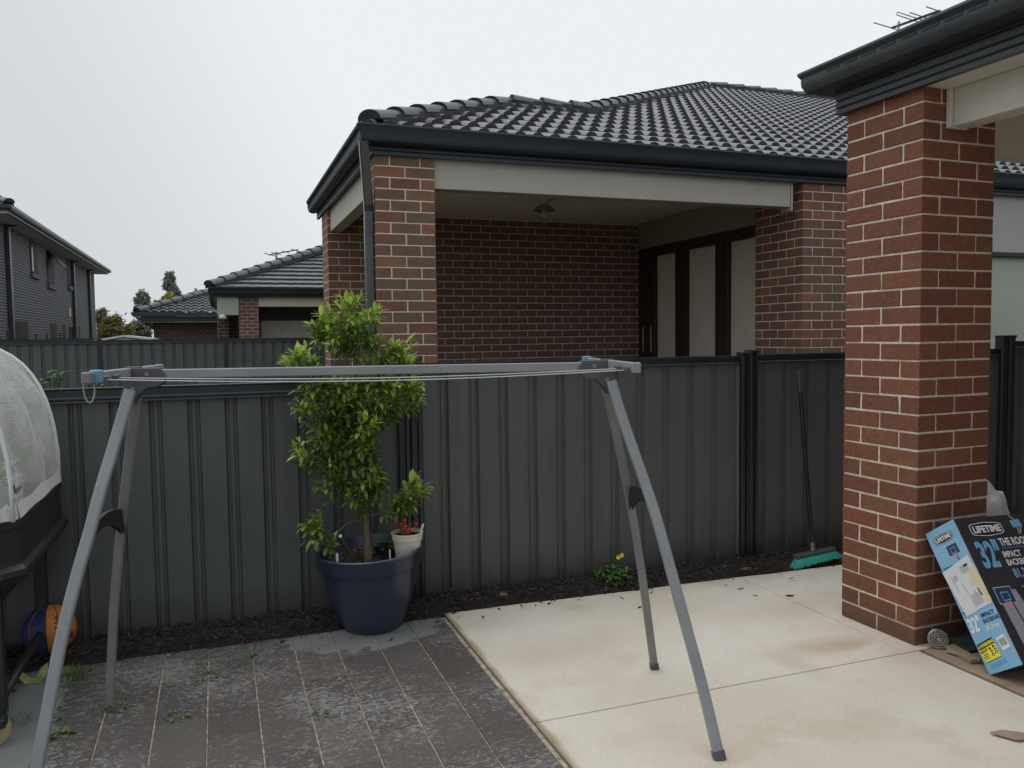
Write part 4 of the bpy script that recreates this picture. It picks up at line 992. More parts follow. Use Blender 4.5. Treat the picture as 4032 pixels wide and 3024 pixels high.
FL = [(-.294, 3.19, 1.345), (-.322, 3.166, 1.25), (-.356, 3.138, 1.132), (-.392, 3.108, 1.01), (-.428, 3.079, .872), (-.464, 3.05, .745), (-.495, 3.024, .625), (-.519, 3.005, .52), (-.543, 2.985, .40), (-.567, 2.965, .27), (-.592, 2.944, .14), (-.615, 2.925, .0)]
for nm_, pts, ws, foot in (('FR', FR, .038, 1), ('BR', BR, .033, 1), ('BL', BL, .033, 0), ('FL', FL, .038, 0)):
    m = MB(); pp = spl(pts, 4)
    sd_ = d2 if nm_ in ('FR', 'FL') else d2
    m.rtube(pp, ws, .022, sd_); lg = m.build('leg', M['steel'] if nm_[0] == 'F' else M['steel_dull'], ta)
    m = MB(); a, b_ = Vector(pp[-1]), Vector(pp[-2]); dn = (a - b_).normalized(); m.rtube([a - dn * .004, a + dn * .03], ws + .006, .028, d2); m.build('foot_cap', M['plastic_dark'], lg)
beamz = 1.402
m = MB(); m.obox(A2 + d2 * .33 - e2 * .013 + Vector((0, 0, beamz - .019)), d2 * 1.66, e2 * .026, (0, 0, .033)); m.build('top_beam', M['steel'], ta, bevel=.003)
for nm_, P_, sg in (('R', pR, 1), ('L', pL, -1)):
    # cross bar carrying the lines
    m = MB(); zc = 1.405
    far = .36; near = .37 if sg > 0 else .40
    m.obox(P_ + d2 * sg * .012 - d2 * .012 - e2 * near + Vector((0, 0, zc - .016)), d2 * .024, e2 * (near + far), (0, 0, .034))
    cbar = m.build('cross_bar', M['steel'], ta, bevel=.003)
    for en in (-near, far):
        m = MB(); m.obox(P_ + d2 * sg * .012 - d2 * .015 + e2 * (en - .012) + Vector((0, 0, zc - .0175)), d2 * .03, e2 * .024, (0, 0, .037)); m.build('end_cap', M['steel'] if sg > 0 else M['steel_dull'], cbar, bevel=.004)
    for q in (-.33, -.22, .2, .31):
        m = MB(); m.obox(P_ - d2 * sg * .014 + d2 * (-.006) + e2 * (q - .022) + Vector((0, 0, zc - .012)), d2 * .014, e2 * .045, (0, 0, .016)); m.build('line_hook', M['plastic_dark'], cbar, bevel=.003)
    # hinge bracket: shaped side plates
    inn = -sg
    outl = [(.0, .022), (.10, .022), (.115, .0), (.11, -.03), (.085, -.047), (.05, -.05), (.022, -.075), (.0, -.11), (-.045, -.10), (-.03, -.05), (-.02, .0)]
    br = MB()
    for off in (-.026, .018):
        br.poly([P_ + d2 * (inn * a_) + e2 * off + Vector((0, 0, 1.40 + b_)) for a_, b_ in outl], tuple(e2 * .008))
    br.obox(P_ + d2 * (-.02) - e2 * .02 + Vector((0, 0, 1.405)), d2 * .045, e2 * .04, (0, 0, .022))
    bo = br.build('hinge_bracket', M['plastic_dark'], ta, fixn=True, bevel=.0015)
    m = MB()
    for (a_, b_) in ((.055, .0), (.004, -.055)):
        c_ = P_ + d2 * (inn * a_) - e2 * .03 + Vector((0, 0, 1.40 + b_)); m.tube([c_, c_ + e2 * .006], .009, 10)
    m.build('bolt', M['chrome'], bo)
# spreaders: curved plates joining front and back legs
def spreader(a, b_, drop, name='spreader'):
    a, b_ = Vector(a), Vector(b_); m = MB(); n = 8; top = []; bot = []
    for k in range(n + 1):
        t_ = k / n; p_ = a.lerp(b_, t_); arch = math.sin(t_ * math.pi * .85 + .25) * .035
        top.append(p_ + Vector((0, 0, arch))); bot.append(p_ + Vector((0, 0, arch * 1.3 - .045 - drop * t_ * t_)))
    for sgn in (0, 1):
        off = d2 * (.0 + .014 * sgn)
        m.poly([p_ + off for p_ in top] + [p_ + off for p_ in reversed(bot)], tuple(d2 * .003))
    for k in range(n):
        m.add([top[k], top[k + 1], top[k + 1] + d2 * .016, top[k] + d2 * .016], [(0, 1, 2, 3)])
    m.build(name, M['plastic_black'], ta, fixn=True)
spreader((-.452, 3.12, .85), (-.374, 3.452, .86), .055); spreader((1.535, 2.67, .87), (1.605, 2.995, .875), .055)
# lines
m_ = []
for q in (-.33, -.22, .2, .31):
    m = MB(); pts = []
    for k in range(17):
        t_ = k / 16; p_ = (pL + e2 * q - d2 * .02).lerp(pR + e2 * q + d2 * .02, t_); sag = {-.33: .022, -.22: .018, .2: .014, .31: .010}[q] * math.sin(math.pi * t_)
        pts.append(p_ + Vector((0, 0, 1.398 - sag)))
    m.tube(pts, .0021, 6); m.build('line', M['line'], ta, smooth=True)
# blue tape + loop on the left end, tape on the far right
q = pL - e2 * .385 + Vector((0, 0, 1.388))
m = MB(); m.obox(q - d2 * .018 + e2 * .012, d2 * .037, e2 * .03, (0, 0, .042)); m.build('blue_tape', M['bluetape'], ta, bevel=.004)
m = MB(); pts = [q + e2 * .02 - d2 * .02 + Vector((math.sin(a_) * .016, 0, -.018 + math.cos(a_) * .045)) for a_ in [k * math.pi / 6 for k in range(0, 12)]]
m.tube(pts, .003, 6); m.build('wire_loop', M['metal_grey'], ta, smooth=True)
q = pR + e2 * .33 + Vector((0, 0, 1.385)); m = MB(); m.obox(q - d2 * .018, d2 * .037, e2 * .03, (0, 0, .045)); m.build('blue_tape', M['bluetape'], ta, bevel=.004)

# ================================================================== BLUE POT + TREE
PX, PY = .735, 4.215
pot = thing('plant_pot', (PX, PY, 0), 'large navy blue glazed pot holding the citrus tree, on the paving by the fence', 'pot')
tilt = Matrix.Rotation(R(-2.2), 3, 'Y') @ Matrix.Rotation(R(1.0), 3, 'X')
prof = [(0, .002), (.145, .002), (.155, .012), (.185, .07), (.215, .15), (.238, .24), (.25, .31), (.258, .335), (.268, .338), (.272, .345), (.276, .40), (.283, .41), (.284, .42), (.278, .425), (.266, .422), (.258, .40), (.25, .33), (.24, .32), (0, .32)]
m = MB(); m.lathe(prof, (PX, PY, 0), 64, M=tilt); m.build('pot_body', M['pot'], pot, smooth=True, angle=40)
m = MB(); nn = 24
c0 = len(m.v)
for i in range(nn):
    for j in range(nn):
        x = -.245 + .49 * i / (nn - 1); y = -.245 + .49 * j / (nn - 1); r_ = math.hypot(x, y)
        if r_ > .246: x, y = x / r_ * .246, y / r_ * .246
        m.v.append(tuple(Vector((PX, PY, 0)) + tilt @ Vector((x, y, .345 + random.uniform(-.01, .012)))))
for i in range(nn - 1):
    for j in range(nn - 1):
        q_ = i * nn + j; m.f.append((q_, q_ + nn, q_ + nn + 1, q_ + 1)); m.m.append(0)
m.build('soil', M['soil'], pot)
m = MB()
for i in range(420):
    a = random.uniform(0, 6.28); r_ = .24 * math.sqrt(random.random()); o = Vector((PX + r_ * math.cos(a), PY + r_ * math.sin(a), .352 + random.uniform(0, .01)))
    sz = random.uniform(.004, .011); m.obox(o, (sz, sz * .3, sz * .2), (-sz * .3, sz * .8, 0), (0, sz * .2, sz * .6))
chipm = mat('pot_chip', island=[(0, (.05, .03, .02)), (1, (.3, .25, .2)), (.8, (.1, .06, .04))], rough=.9)
m.build('bark_chips', chipm, pot)['kind'] = 'stuff'

def leaf(mb, p, d, up, ln, wd, curl=.15, mi=0):
    d = d.normalized(); s_ = d.cross(up)
    if s_.length < 1e-3: s_ = d.cross(Vector((1, 0, 0)))
    s_.normalize(); n_ = s_.cross(d)
    b = p; q1 = p + d * ln * .35 + n_ * ln * .03; q2 = p + d * ln * .7 - n_ * ln * curl * .25; tp = p + d * ln - n_ * ln * curl
    f = wd * .14
    mb.add([b, q1 + s_ * wd * .46 + n_ * f, q2 + s_ * wd * .42 + n_ * f, tp, q2, q1, q2 - s_ * wd * .42 + n_ * f, q1 - s_ * wd * .46 + n_ * f],
           [(0, 5, 1), (5, 4, 2, 1), (4, 3, 2), (0, 7, 5), (7, 6, 4, 5), (6, 3, 4)], mi)
ct = thing('citrus_tree', (PX, PY, .33), 'young citrus tree with glossy bright green leaves growing in the navy pot', 'tree')
T0 = dy(797, 1212, 4.2); T1 = dy(790, 1110, 4.2); T2 = dy(783, 1060, 4.2); T3 = dy(768, 1010, 4.2); T4 = dy(755, 900, 4.2); T5 = dy(750, 780, 4.2); T6 = dy(752, 690, 4.2)
m = MB(); m.tube(spl([T0 - Vector((0, 0, .02)), dy(793, 1165, 4.2), T1, T2, T3, T4, T5, T6], 3), [.023] * 3 + [.017] * 3 + [.0165] * 3 + [.0155] * 3 + [.013] * 3 + [.009] * 3 + [.006] * 3 + [.003], 10)
m.build('trunk', M['bark'], ct, smooth=True)
tw = MB(); lv = MB()
def branch(pts, r0, r1):
    pp = spl(pts, 4); tw.tube(pp, [r0 + (r1 - r0) * i / (len(pp) - 1) for i in range(len(pp))], 7)
Yc = 4.2
branch([dy(789, 1105, Yc), dy(775, 1085, Yc - .01), dy(735, 1050, Yc - .02)], .006, .003)
branch([dy(789, 1125, Yc), dy(755, 1128, Yc - .03), dy(728, 1150, Yc - .05), dy(700, 1152, Yc - .06), dy(683, 1125, Yc - .07)], .0045, .0022)
branch([dy(792, 1115, Yc), dy(820, 1108, Yc - .03), dy(850, 1092, Yc - .04), dy(870, 1060, Yc - .05)], .005, .003)
clusters = [ # px, py, rx, ry, n twigs, Yoff, kind(0 old,1 mid,2 young)
 (716, 690, 30, 26, 14, 0, 2), (757, 672, 26, 24, 9, -.02, 2), (795, 690, 22, 30, 11, .0, 2), (750, 712, 42, 22, 22, .02, 1), (700, 715, 20, 14, 6, 0, 1), (800, 725, 18, 12, 7, 0, 1),
 (748, 745, 28, 14, 12, .03, 0), (758, 640, 6, 10, 2, 0, 2),
 (662, 770, 26, 20, 13, -.02, 2), (690, 785, 18, 10, 6, 0, 1), (640, 772, 8, 10, 3, 0, 2),
 (850, 748, 20, 22, 10, -.02, 2), (832, 770, 26, 16, 10, 0, 1), (868, 775, 18, 14, 7, -.03, 2), (800, 780, 20, 10, 6, 0, 2),
 (690, 825, 34, 18, 15, -.02, 1), (740, 820, 40, 18, 18, 0, 1), (800, 822, 38, 20, 18, -.04, 1), (862, 825, 28, 20, 15, -.03, 2), (885, 850, 10, 12, 4, -.03, 2),
 (705, 858, 36, 16, 15, -.03, 1), (760, 860, 42, 18, 20, -.05, 1), (825, 862, 38, 18, 17, -.03, 1), (870, 865, 14, 10, 4, -.02, 1),
 (655, 868, 6, 12, 3, -.02, 1), (720, 890, 32, 14, 12, -.03, 0), (770, 895, 38, 16, 17, -.05, 0), (825, 888, 24, 10, 7, -.02, 0),
 (735, 920, 26, 16, 11, -.02, 0), (778, 925, 28, 18, 13, -.06, 1), (800, 905, 14, 12, 5, -.08, 2),
 (735, 955, 26, 16, 10, 0, 0), (785, 960, 24, 20, 12, -.05, 0), (795, 985, 14, 16, 6, -.03, 1), (750, 985, 22, 12, 7, 0, 0),
 (672, 972, 16, 12, 8, -.04, 1), (655, 965, 8, 6, 3, -.04, 2), (700, 985, 14, 12, 6, -.02, 0), (697, 955, 10, 8, 3, 0, 0),
 (722, 1020, 12, 12, 4, -.02, 1), (700, 1035, 8, 4, 2, -.02, 1), (745, 1052, 6, 6, 2, 0, 1), (795, 1030, 16, 16, 7, -.02, 0), (818, 1035, 10, 10, 3, 0, 0), (775, 1010, 16, 10, 5, 0, 0),
 (880, 1045, 18, 16, 10, -.06, 2), (862, 1072, 18, 14, 8, -.05, 1), (835, 1090, 10, 8, 3, -.04, 0), (895, 1055, 8, 10, 3, -.06, 2),
 (682, 1115, 12, 15, 8, -.07, 1), (690, 1145, 8, 6, 3, -.06, 0), (712, 1165, 6, 5, 2, -.06, 1), (725, 1068, 4, 4, 1, 0, 1),
 (850, 1075, 6, 8, 3, -.04, 0), (762, 1028, 22, 14, 7, -.03, 1), (802, 1055, 9, 12, 3, -.02, 1), (730, 1000, 22, 14, 7, .0, 0), (700, 935, 16, 14, 6, 0, 1), (700, 905, 22, 16, 7, .0, 1), (765, 1062, 16, 10, 4, -.03, 1), (808, 1012, 16, 16, 6, -.04, 1), (738, 1032, 16, 10, 4, 0, 0), (780, 1085, 8, 6, 2, -.03, 1)]
rnd = random.Random(5)
axis = [(T4.x, T4.z), (T5.x, T5.z)]
for (cx_, cy_, rx_, ry_, nt_, yo, kd) in clusters:
    for k in range(int(nt_ * 1.3 + .5)):
        a = rnd.uniform(0, 6.28); r_ = math.sqrt(rnd.random()); x_ = cx_ + rx_ * r_ * math.cos(a); y_ = cy_ + ry_ * r_ * math.sin(a)
        p0_ = dy(x_, y_ + 22, Yc + yo + rnd.uniform(-.12, .09))
        dirv = Vector(((x_ - 752) / 170 + rnd.uniform(-.55, .55), rnd.uniform(-.8, .45), rnd.uniform(.15, 1.0))).normalized()
        tl = rnd.uniform(.035, .075) * (1.15 if kd == 2 else 1)
        tw.tube([p0_ - dirv * .03, p0_ + dirv * tl], [.0022, .0012], 5, cap=False)
        nl = rnd.randint(6, 9)
        for i in range(nl):
            t_ = (i + .5) / nl; az = i * 2.4 + a * 3; s1 = dirv.cross(Vector((.3, 1, .1))).normalized(); s2 = dirv.cross(s1)
            rad = s1 * math.cos(az) + s2 * math.sin(az); op = (1 - t_) * .95 + .3
            dd_ = (dirv * (1 - .35 * op) + rad * op).normalized()
            if kd != 2: dd_ = (dd_ + Vector((0, 0, -.35))).normalized()
            ln = rnd.uniform(.036, .072) * (1 if t_ < .8 else .75)
            mi = {0: 2 if rnd.random() < .7 else 0, 1: 0 if rnd.random() < .75 else 2, 2: 1 if (t_ > .45 and rnd.random() < .75) else 0}[kd]
            leaf(lv, p0_ + dirv * tl * t_, dd_, Vector((0, 0, 1)) if abs(dd_.z) < .9 else Vector((0, -1, 0)), ln, ln * rnd.uniform(.30, .44), rnd.uniform(.02, .3), mi)
# inner branches
for (x_, y_) in ((690, 770), (720, 700), (790, 700), (850, 770), (700, 860), (830, 860), (720, 940), (800, 930), (680, 975), (800, 820), (660, 780), (870, 830)):
    st = dy(760 + (x_ - 760) * .15, min(1005, y_ + 110), Yc); md = dy(760 + (x_ - 760) * .6, y_ + 50, Yc + rnd.uniform(-.05, .05)); en = dy(x_, y_, Yc + rnd.uniform(-.08, .05)); branch([st, md, en], .006, .002)
tw.build('twig', M['twig'], ct, smooth=True)
lo_ = lv.build('foliage', [M['leaf'], M['leaf_young'], M['leaf_old']], ct, smooth=True)
m = MB(); q = dy(775, 1012, 4.17)
m.tube([q + Vector((0, -.02, .03)), q + Vector((-.012, -.025, -.03)), q + Vector((-.016, -.025, -.055))], .0018, 5); m.tube([q + Vector((.004, -.02, .025)), q + Vector((-.004, -.024, -.02))], .0018, 5); m.build('plant_tie', M['white_tag'], ct)

# small cream pot with chilli
kx, ky = .905, 4.12
cp = thing('small_plant_pot', (kx, ky, .355), 'small cream plastic pot with red chilli plant standing inside the navy pot', 'pot')
m = MB(); m.lathe([(0, .352), (.055, .352), (.058, .356), (.074, .468), (.079, .47), (.081, .496), (.084, .499), (.083, .506), (.078, .505), (.074, .49), (0, .488)], (kx, ky, 0), 40); m.build('pot_body', M['white_plastic'], cp, smooth=True, angle=40)
m = MB(); m.lathe([(0, .492), (.073, .49)], (kx, ky, 0), 20); m.build('soil', M['soil'], cp)
ch = thing('chilli_plant', (kx, ky, .49), 'half dried chilli plant with red fruit in the small cream pot', 'plant')
m = MB(); fr = MB(); rnd = random.Random(3)
for k in range(26):
    a = rnd.uniform(0, 6.28); r_ = rnd.uniform(.01, .05); hgt = rnd.uniform(.04, .10); b0 = Vector((kx - .01 + .014 * math.cos(a), ky - .01 + .014 * math.sin(a), .488)); tp = b0 + Vector((r_ * math.cos(a), r_ * math.sin(a), hgt))
    m.tube([b0, (b0 + tp) / 2 + Vector((rnd.uniform(-.01, .01), 0, .01)), tp], [.003, .002, .001], 5)
    if k < 15:
        c_ = tp if k % 2 else (b0 + tp) / 2 + Vector((-.01, -.012, 0)); s_ = rnd.uniform(.007, .011); Mx = Matrix.Rotation(rnd.uniform(-1, 1), 3, 'Y')
        fr.lathe([(0, -s_ * 1.2), (s_ * .7, -s_ * .6), (s_ * .8, 0), (s_ * .6, s_ * .7), (0, s_)], c_, 8, M=Mx)
m.build('stem', M['dead'], ch); fr.build('chilli', M['chili'], ch, smooth=True)
def tagstick(base, top, w_=.012, lab='', nm='plant_label'):
    a, b_ = Vector(base), Vector(top); m = MB(); u = Vector((1, 0, 0)); d = b_ - a
    pts = [a, a + u * w_ * .3, a + u * w_ * .5 + d * .15, b_ + u * w_ * .5 - d * .08, b_ + u * w_ * .2, b_ - u * w_ * .2, b_ - u * w_ * .5 - d * .08, a - u * w_ * .5 + d * .15]
    m.poly(pts, (0, .0015, 0)); o = m.build(nm, M['white_tag'], None, fixn=True); tag(o, lab, 'plant label', 'white plastic plant labels'); return o
tagstick((.965, 4.10, .48), (.985, 4.085, .55), .012, 'white plant label leaning in the small cream pot')
tagstick((.535, 4.07, .34), (.533, 4.05, .45), .013, 'white plant label pushed into the left side of the navy pot soil')
tagstick((.80, 4.05, .34), (.795, 4.035, .447), .008, 'thin white plant label beside the cream pot in the navy pot')
# trowel
tr = thing('hand_trowel', (.62, 4.1, .36), 'hand trowel with dark grey handle stuck in the navy pot soil', 'trowel')
a = Vector((.556, 4.10, .525)); b_ = Vector((.61, 4.12, .415))
m = MB(); m.tube([a, a.lerp(b_, .15), a.lerp(b_, .5), b_], [.0145, .013, .0125, .0135], 14); m.build('handle', M['grip'], tr, smooth=True, angle=50)
m = MB(); dd_ = (a - b_).normalized(); m.tube([a + dd_ * .0005 + Vector((0, -.012, 0)), a + dd_ * .001 + Vector((0, -.0165, .0))], .0085, 12); m.build('ring', M['white_tag'], tr)
m = MB(); m.poly([b_ + Vector((-.018, -.012, .012)), b_ + Vector((.012, -.014, -.002)), b_ + Vector((.022, -.01, -.035)), b_ + Vector((.012, 0, -.06)), b_ + Vector((-.014, -.008, -.032))], (0, .0015, 0)); m.build('blade', M['chrome'], tr, fixn=True)
# seedling
def rosette(mb, c, r, n, ln, wd, zr=.04, rnd=random, mi=0, up=.25):
    for k in range(n):
        a = rnd.uniform(0, 6.28); q = r * math.sqrt(rnd.random()); p_ = Vector(c) + Vector((q * math.cos(a), q * math.sin(a), rnd.uniform(0, zr) * (1 - q / (r + 1e-6) * .6)))
        dd_ = Vector((math.cos(a + rnd.uniform(-.8, .8)), math.sin(a + rnd.uniform(-.8, .8)), up * rnd.uniform(-.6, 1.6)))
        leaf(mb, p_, dd_, Vector((0, 0, 1)), ln * rnd.uniform(.7, 1.2), wd * rnd.uniform(.8, 1.2), .2, mi)
sg = thing('seedling', (.82, 4.27, .35), 'dark green leafy seedling in a black nursery pot behind the cream pot', 'plant')
m = MB(); m.lathe([(0, .345), (.045, .345), (.055, .41), (.058, .412), (.052, .405), (0, .40)], (.815, 4.26, 0), 20); m.build('nursery_pot', M['plastic_black'], sg, smooth=True, angle=40)
m = MB(); rosette(m, (.81, 4.25, .405), .052, 46, .038, .026, .085, random.Random(2)); m.build('foliage', M['leaf_clover'], sg, smooth=True)

# ================================================================== RAISED BED (left) WITH MESH COVER
vx, vy0, vy1, vz = -.725, 3.44, 4.43, .85
rb = thing('raised_garden_bed', (-1.25, 3.95, 0), 'black raised garden bed on wheeled legs with white mesh cover at left edge', 'garden bed')
cxm, hw = -1.25, .515
def trough_ring(gr, z):
    ch_ = .07; x0, x1, y0, y1 = cxm - hw - gr, cxm + hw + gr, vy0 - gr, vy1 + gr
    return [(x0 + ch_, y0, z), (x1 - ch_, y0, z), (x1, y0 + ch_, z), (x1, y1 - ch_, z), (x1 - ch_, y1, z), (x0 + ch_, y1, z), (x0, y1 - ch_, z), (x0, y0 + ch_, z)]
rings = [(.0, vz + .005), (.012, vz), (.014, vz - .03), (.004, vz - .035), (.012, vz - .17), (.03, vz - .185), (.034, vz - .205), (.024, vz - .215), (.018, vz - .235), (-.03, vz - .25), (-.07, vz - .33), (-.10, vz - .34)]
m = MB()
for gr, z in rings: m.v += trough_ring(gr, z)
for i in range(len(rings) - 1):
    for k in range(8): m.f.append((i * 8 + k, i * 8 + (k + 1) % 8, (i + 1) * 8 + (k + 1) % 8, (i + 1) * 8 + k)); m.m.append(0)
m.f.append(tuple((len(rings) - 1) * 8 + k for k in range(8))); m.m.append(0)
m.build('trough', M['plastic_black'], rb, fixn=True, bevel=0)
m = MB(); m.poly([(a, b_, vz - .05) for a, b_, _ in trough_ring(-.01, 0)]); m.build('soil', M['soil'], rb)
# pale scuffed water marks on the trough ledge
# hood: arch across x, extruded along y
prof = [(-.70 + .0, .0)]
arch = []
for k in range(25):
    a_ = math.pi * k / 24; ex = .62
    cx_ = math.copysign(abs(math.cos(a_)) ** ex, math.cos(a_)) * (hw - .0); cz_ = abs(math.sin(a_)) ** .78 * .68
    arch.append((cxm + cx_, vz + .0 + cz_))
def wob(i, j): return .008 * math.sin(i * .8 + j * .9) + .005 * math.sin(j * 2.3 - i * .5) + .004 * math.sin(i * 1.9)
m = MB(); ny = 14
for j in range(ny + 1):
    y = vy0 + .02 + (vy1 - vy0 - .04) * j / ny
    sag = .012 * math.sin(math.pi * ((j % 7) / 7))
    for i, (x, z) in enumerate(arch):
        w_ = wob(i, j) - sag; m.v.append((x + (x - cxm) / hw * w_, y, z + (z - vz) * w_))
na = len(arch)
for j in range(ny):
    for i in range(na - 1): q_ = j * na + i; m.f.append((q_, q_ + 1, q_ + na + 1, q_ + na)); m.m.append(0)
for y in (vy0 + .02, vy1 - .02):
    m.add([(x, y, z) for x, z in arch], [tuple(range(na))])
cv = m.build('mesh_cover', M['mesh'], rb, smooth=True, angle=50)
m = MB()
for y in (vy0 + .015, vy1 - .015):
    m = MB(); m.tube([(x, y, z) for x, z in arch], .008, 6); m.build('hoop', M['white_tag'], cv, smooth=True)
m = MB()
def skirt(pts, h=.055):
    for a, b_ in zip(pts[:-1], pts[1:]):
        n = 14
        for k in range(n):
            p0_ = Vector(a).lerp(Vector(b_), k / n); p1_ = Vector(a).lerp(Vector(b_), (k + 1) / n)
            w0 = .006 * math.sin(k * .9 + a[0] * 7); w1 = .006 * math.sin((k + 1) * .9 + a[0] * 7)
            nrm = (p1_ - p0_).cross(Vector((0, 0, 1))).normalized()
            m.add([p0_ + nrm * (.012 + w0 * .5), p1_ + nrm * (.012 + w1 * .5), p1_ + nrm * (.004) + Vector((0, 0, h + w1)), p0_ + nrm * (.004) + Vector((0, 0, h + w0))], [(0, 1, 2, 3)])
xr_ = cxm + hw
skirt([(cxm - hw, vy0, vz + .002), (xr_ - .06, vy0, vz + .002), (xr_, vy0 + .06, vz + .002), (xr_, vy1 - .06, vz + .002), (xr_ - .06, vy1, vz + .002)])
m.build('cover_skirt', M['cloth'], cv, smooth=True)
# label plate and word on the cover
def text_mb(mb, body, size, org, U, V, Nn, mi=0, align='LEFT', squeeze=1.0, bold=0.0, lift=.0006, mapf=None):
    cu = bpy.data.curves.new('txt', 'FONT'); cu.body = body; cu.size = size; cu.align_x = align; cu.offset = bold; cu.resolution_u = 3
    ob = bpy.data.objects.new('txt', cu); COL.objects.link(ob)
    dg = bpy.context.evaluated_depsgraph_get(); me = bpy.data.meshes.new_from_object(ob.evaluated_get(dg))
    U, V, Nn, org = Vector(U), Vector(V), Vector(Nn), Vector(org)
    if mapf: vs = [mapf(v_.co.x * squeeze, v_.co.y) for v_ in me.vertices]
    else: vs = [org + U * (v_.co.x * squeeze) + V * v_.co.y + Nn * lift for v_ in me.vertices]
    mb.add(vs, [tuple(p_.vertices) for p_ in me.polygons], mi)
    bpy.data.objects.remove(ob); bpy.data.curves.remove(cu); bpy.data.meshes.remove(me)
LX_ = xr_ + .004
c4 = [px(.3617 * a_, 1800 + .3617 * b__, LX_) for a_, b__ in ((155, 470), (245, 390), (237, 172), (122, 245))]
m = MB(); m.poly(c4, (.0015, 0, 0), 0)
_u = (c4[1] - c4[0]); _v = (c4[3] - c4[0])
text_mb(m, 'vegepod', .036, c4[0].lerp(c4[3], .28) + _u * .06 + Vector((.003, 0, 0)), _u.normalized() * (_u.length / .14), (_v.normalized()), (1, 0, 0), 1, bold=.0006)
m.poly([c4[0].lerp(c4[3], f_) + _u * g_2 + Vector((.003, 0, 0)) for f_, g_2 in ((.62, .02), (.75, .16), (.5, .2), (.3, .08))], (0, 0, 0), 1)
m.build('brand_label', [M['white_tag'], M['leaf_old']], cv)
# plants under the cover
pl = thing('vegetable_plants', (-1.15, 3.9, .8), 'pale green vegetable leaves growing under the white mesh cover', 'plants')
m = MB(); rnd = random.Random(8)
for k in range(26):
    c_ = Vector((rnd.uniform(-1.6, -.86), rnd.uniform(3.65, 4.3), .81)); hgt = rnd.uniform(.08, .3)
    for i in range(7):
        a = rnd.uniform(0, 6.28); leaf(m, c_ + Vector((0, 0, hgt * rnd.random())), Vector((math.cos(a), math.sin(a), .8)), Vector((0, 0, 1)), rnd.uniform(.08, .16), .055, .3)
m.build('foliage', M['leaf_weed'], pl, smooth=True)
# stand
xr2 = -.80
st = MB(); st.box((xr2 - .045, 3.50, .10), (xr2, 3.545, .63)); so = st.build('leg', M['plastic_black'], rb, bevel=.003)
st = MB(); st.box((xr2 - .045, 4.33, .10), (xr2, 4.375, .63)); st.build('leg', M['plastic_black'], rb, bevel=.003)
st = MB(); st.box((-1.72, 3.50, .10), (-1.675, 3.545, .63)); st.build('leg', M['plastic_black'], rb, bevel=.003)
st = MB(); st.box((-1.72, 4.33, .10), (-1.675, 4.375, .63)); st.build('leg', M['plastic_black'], rb, bevel=.003)
st = MB(); st.tube([(xr2 - .022, 3.548, .15), (xr2 - .022, 4.327, .15)], .019, 10); st.build('brace', M['plastic_black'], rb, smooth=True)
st = MB(); st.tube([(xr2 - .05, 3.522, .15), (-1.67, 3.522, .15)], .019, 10); st.build('brace', M['plastic_black'], rb, smooth=True)
yel = mat('yellow_castor', (.5, .43, .2), .5)
for cx_, cy_ in ((xr2 - .02, 3.46), (xr2 - .02, 4.39), (-1.70, 3.46), (-1.70, 4.39)):
    m = MB(); Mx = Matrix.Rotation(R(60), 3, 'Z') @ Matrix.Rotation(R(90), 3, 'X')
    m.lathe([(0, -.014), (.018, -.014), (.042, -.013), (.052, -.010), (.055, 0), (.052, .010), (.042, .013), (.018, .014), (0, .014)], (cx_, cy_, .055), 28, M=Mx); cw = m.build('castor_wheel', yel, rb, smooth=True, angle=40)
    m = MB(); m.obox(Vector((cx_ - .03, cy_ - .03, .075)), (.06, 0, 0), (0, .06, 0), (0, 0, .035)); m.build('castor_fork', M['plastic_black'], cw, bevel=.004)
m = MB(); q = px(.3617 * 410, 1800 + .3617 * 1170, -.72)
m.tube([px(.3617 * 270, 1800 + .3617 * 1250, -.73), px(.3617 * 350, 1800 + .3617 * 1200, -.73), px(.3617 * 410, 1800 + .3617 * 1140, -.73), px(.3617 * 425, 1800 + .3617 * 1125, -.73)], .003, 5); m.build('dry_root', M['sand'], rb)

# ball: navy and orange halves with lettering
bc = Vector((-.80, 4.365, .135)); br_ = .118
ball = thing('basketball', (bc.x, bc.y, .017), 'navy and orange basketball on the mulch behind the raised bed leg', 'ball')
vdir = (Vector((0, 0, H)) - bc).normalized(); rt = Vector((0, 0, 1)).cross(vdir).normalized() ; up2 = vdir.cross(rt)
m = MB(); ns, nr = 48, 32; b0 = 0
for i in range(nr + 1):
    ph = math.pi * i / nr
    for k in range(ns):
        th = 2 * math.pi * k / ns; dv = rt * (math.sin(ph) * math.sin(th)) + up2 * math.cos(ph) + vdir * (math.sin(ph) * math.cos(th)); m.v.append(tuple(bc + dv * br_))
for i in range(nr):
    for k in range(ns):
        th = (k + .5) / ns * 360; xx = math.sin(R(th)); 
        m.f.append((i * ns + k, (i + 1) * ns + k, (i + 1) * ns + (k + 1) % ns, i * ns + (k + 1) % ns)); m.m.append(1 if (math.sin(R(th)) > -.1) else 0)
bo = m.build('ball_body', [M['ball_blue'], M['ball_orange']], ball, smooth=True, fixn=True)
m = MB()
def onball(u_, v_, r_=br_ + .0012):
    # u to the right, v up, in radians
    dv = rt * (math.sin(u_) * math.cos(v_)) + up2 * math.sin(v_) + vdir * (math.cos(u_) * math.cos(v_)); return bc + dv * r_
text_mb(m, 'TARMAK', .34, (0, 0, 0), (1, 0, 0), (0, 1, 0), (0, 0, 1), mapf=lambda a_, b__: onball(.30 - b__ + .12, -.95 + a_ * 1.15), bold=.004)
text_mb(m, 'III', .34, (0, 0, 0), (1, 0, 0), (0, 1, 0), (0, 0, 1), mapf=lambda a_, b__: onball(1.05 - b__, -.45 + a_ * 1.0), bold=.01)
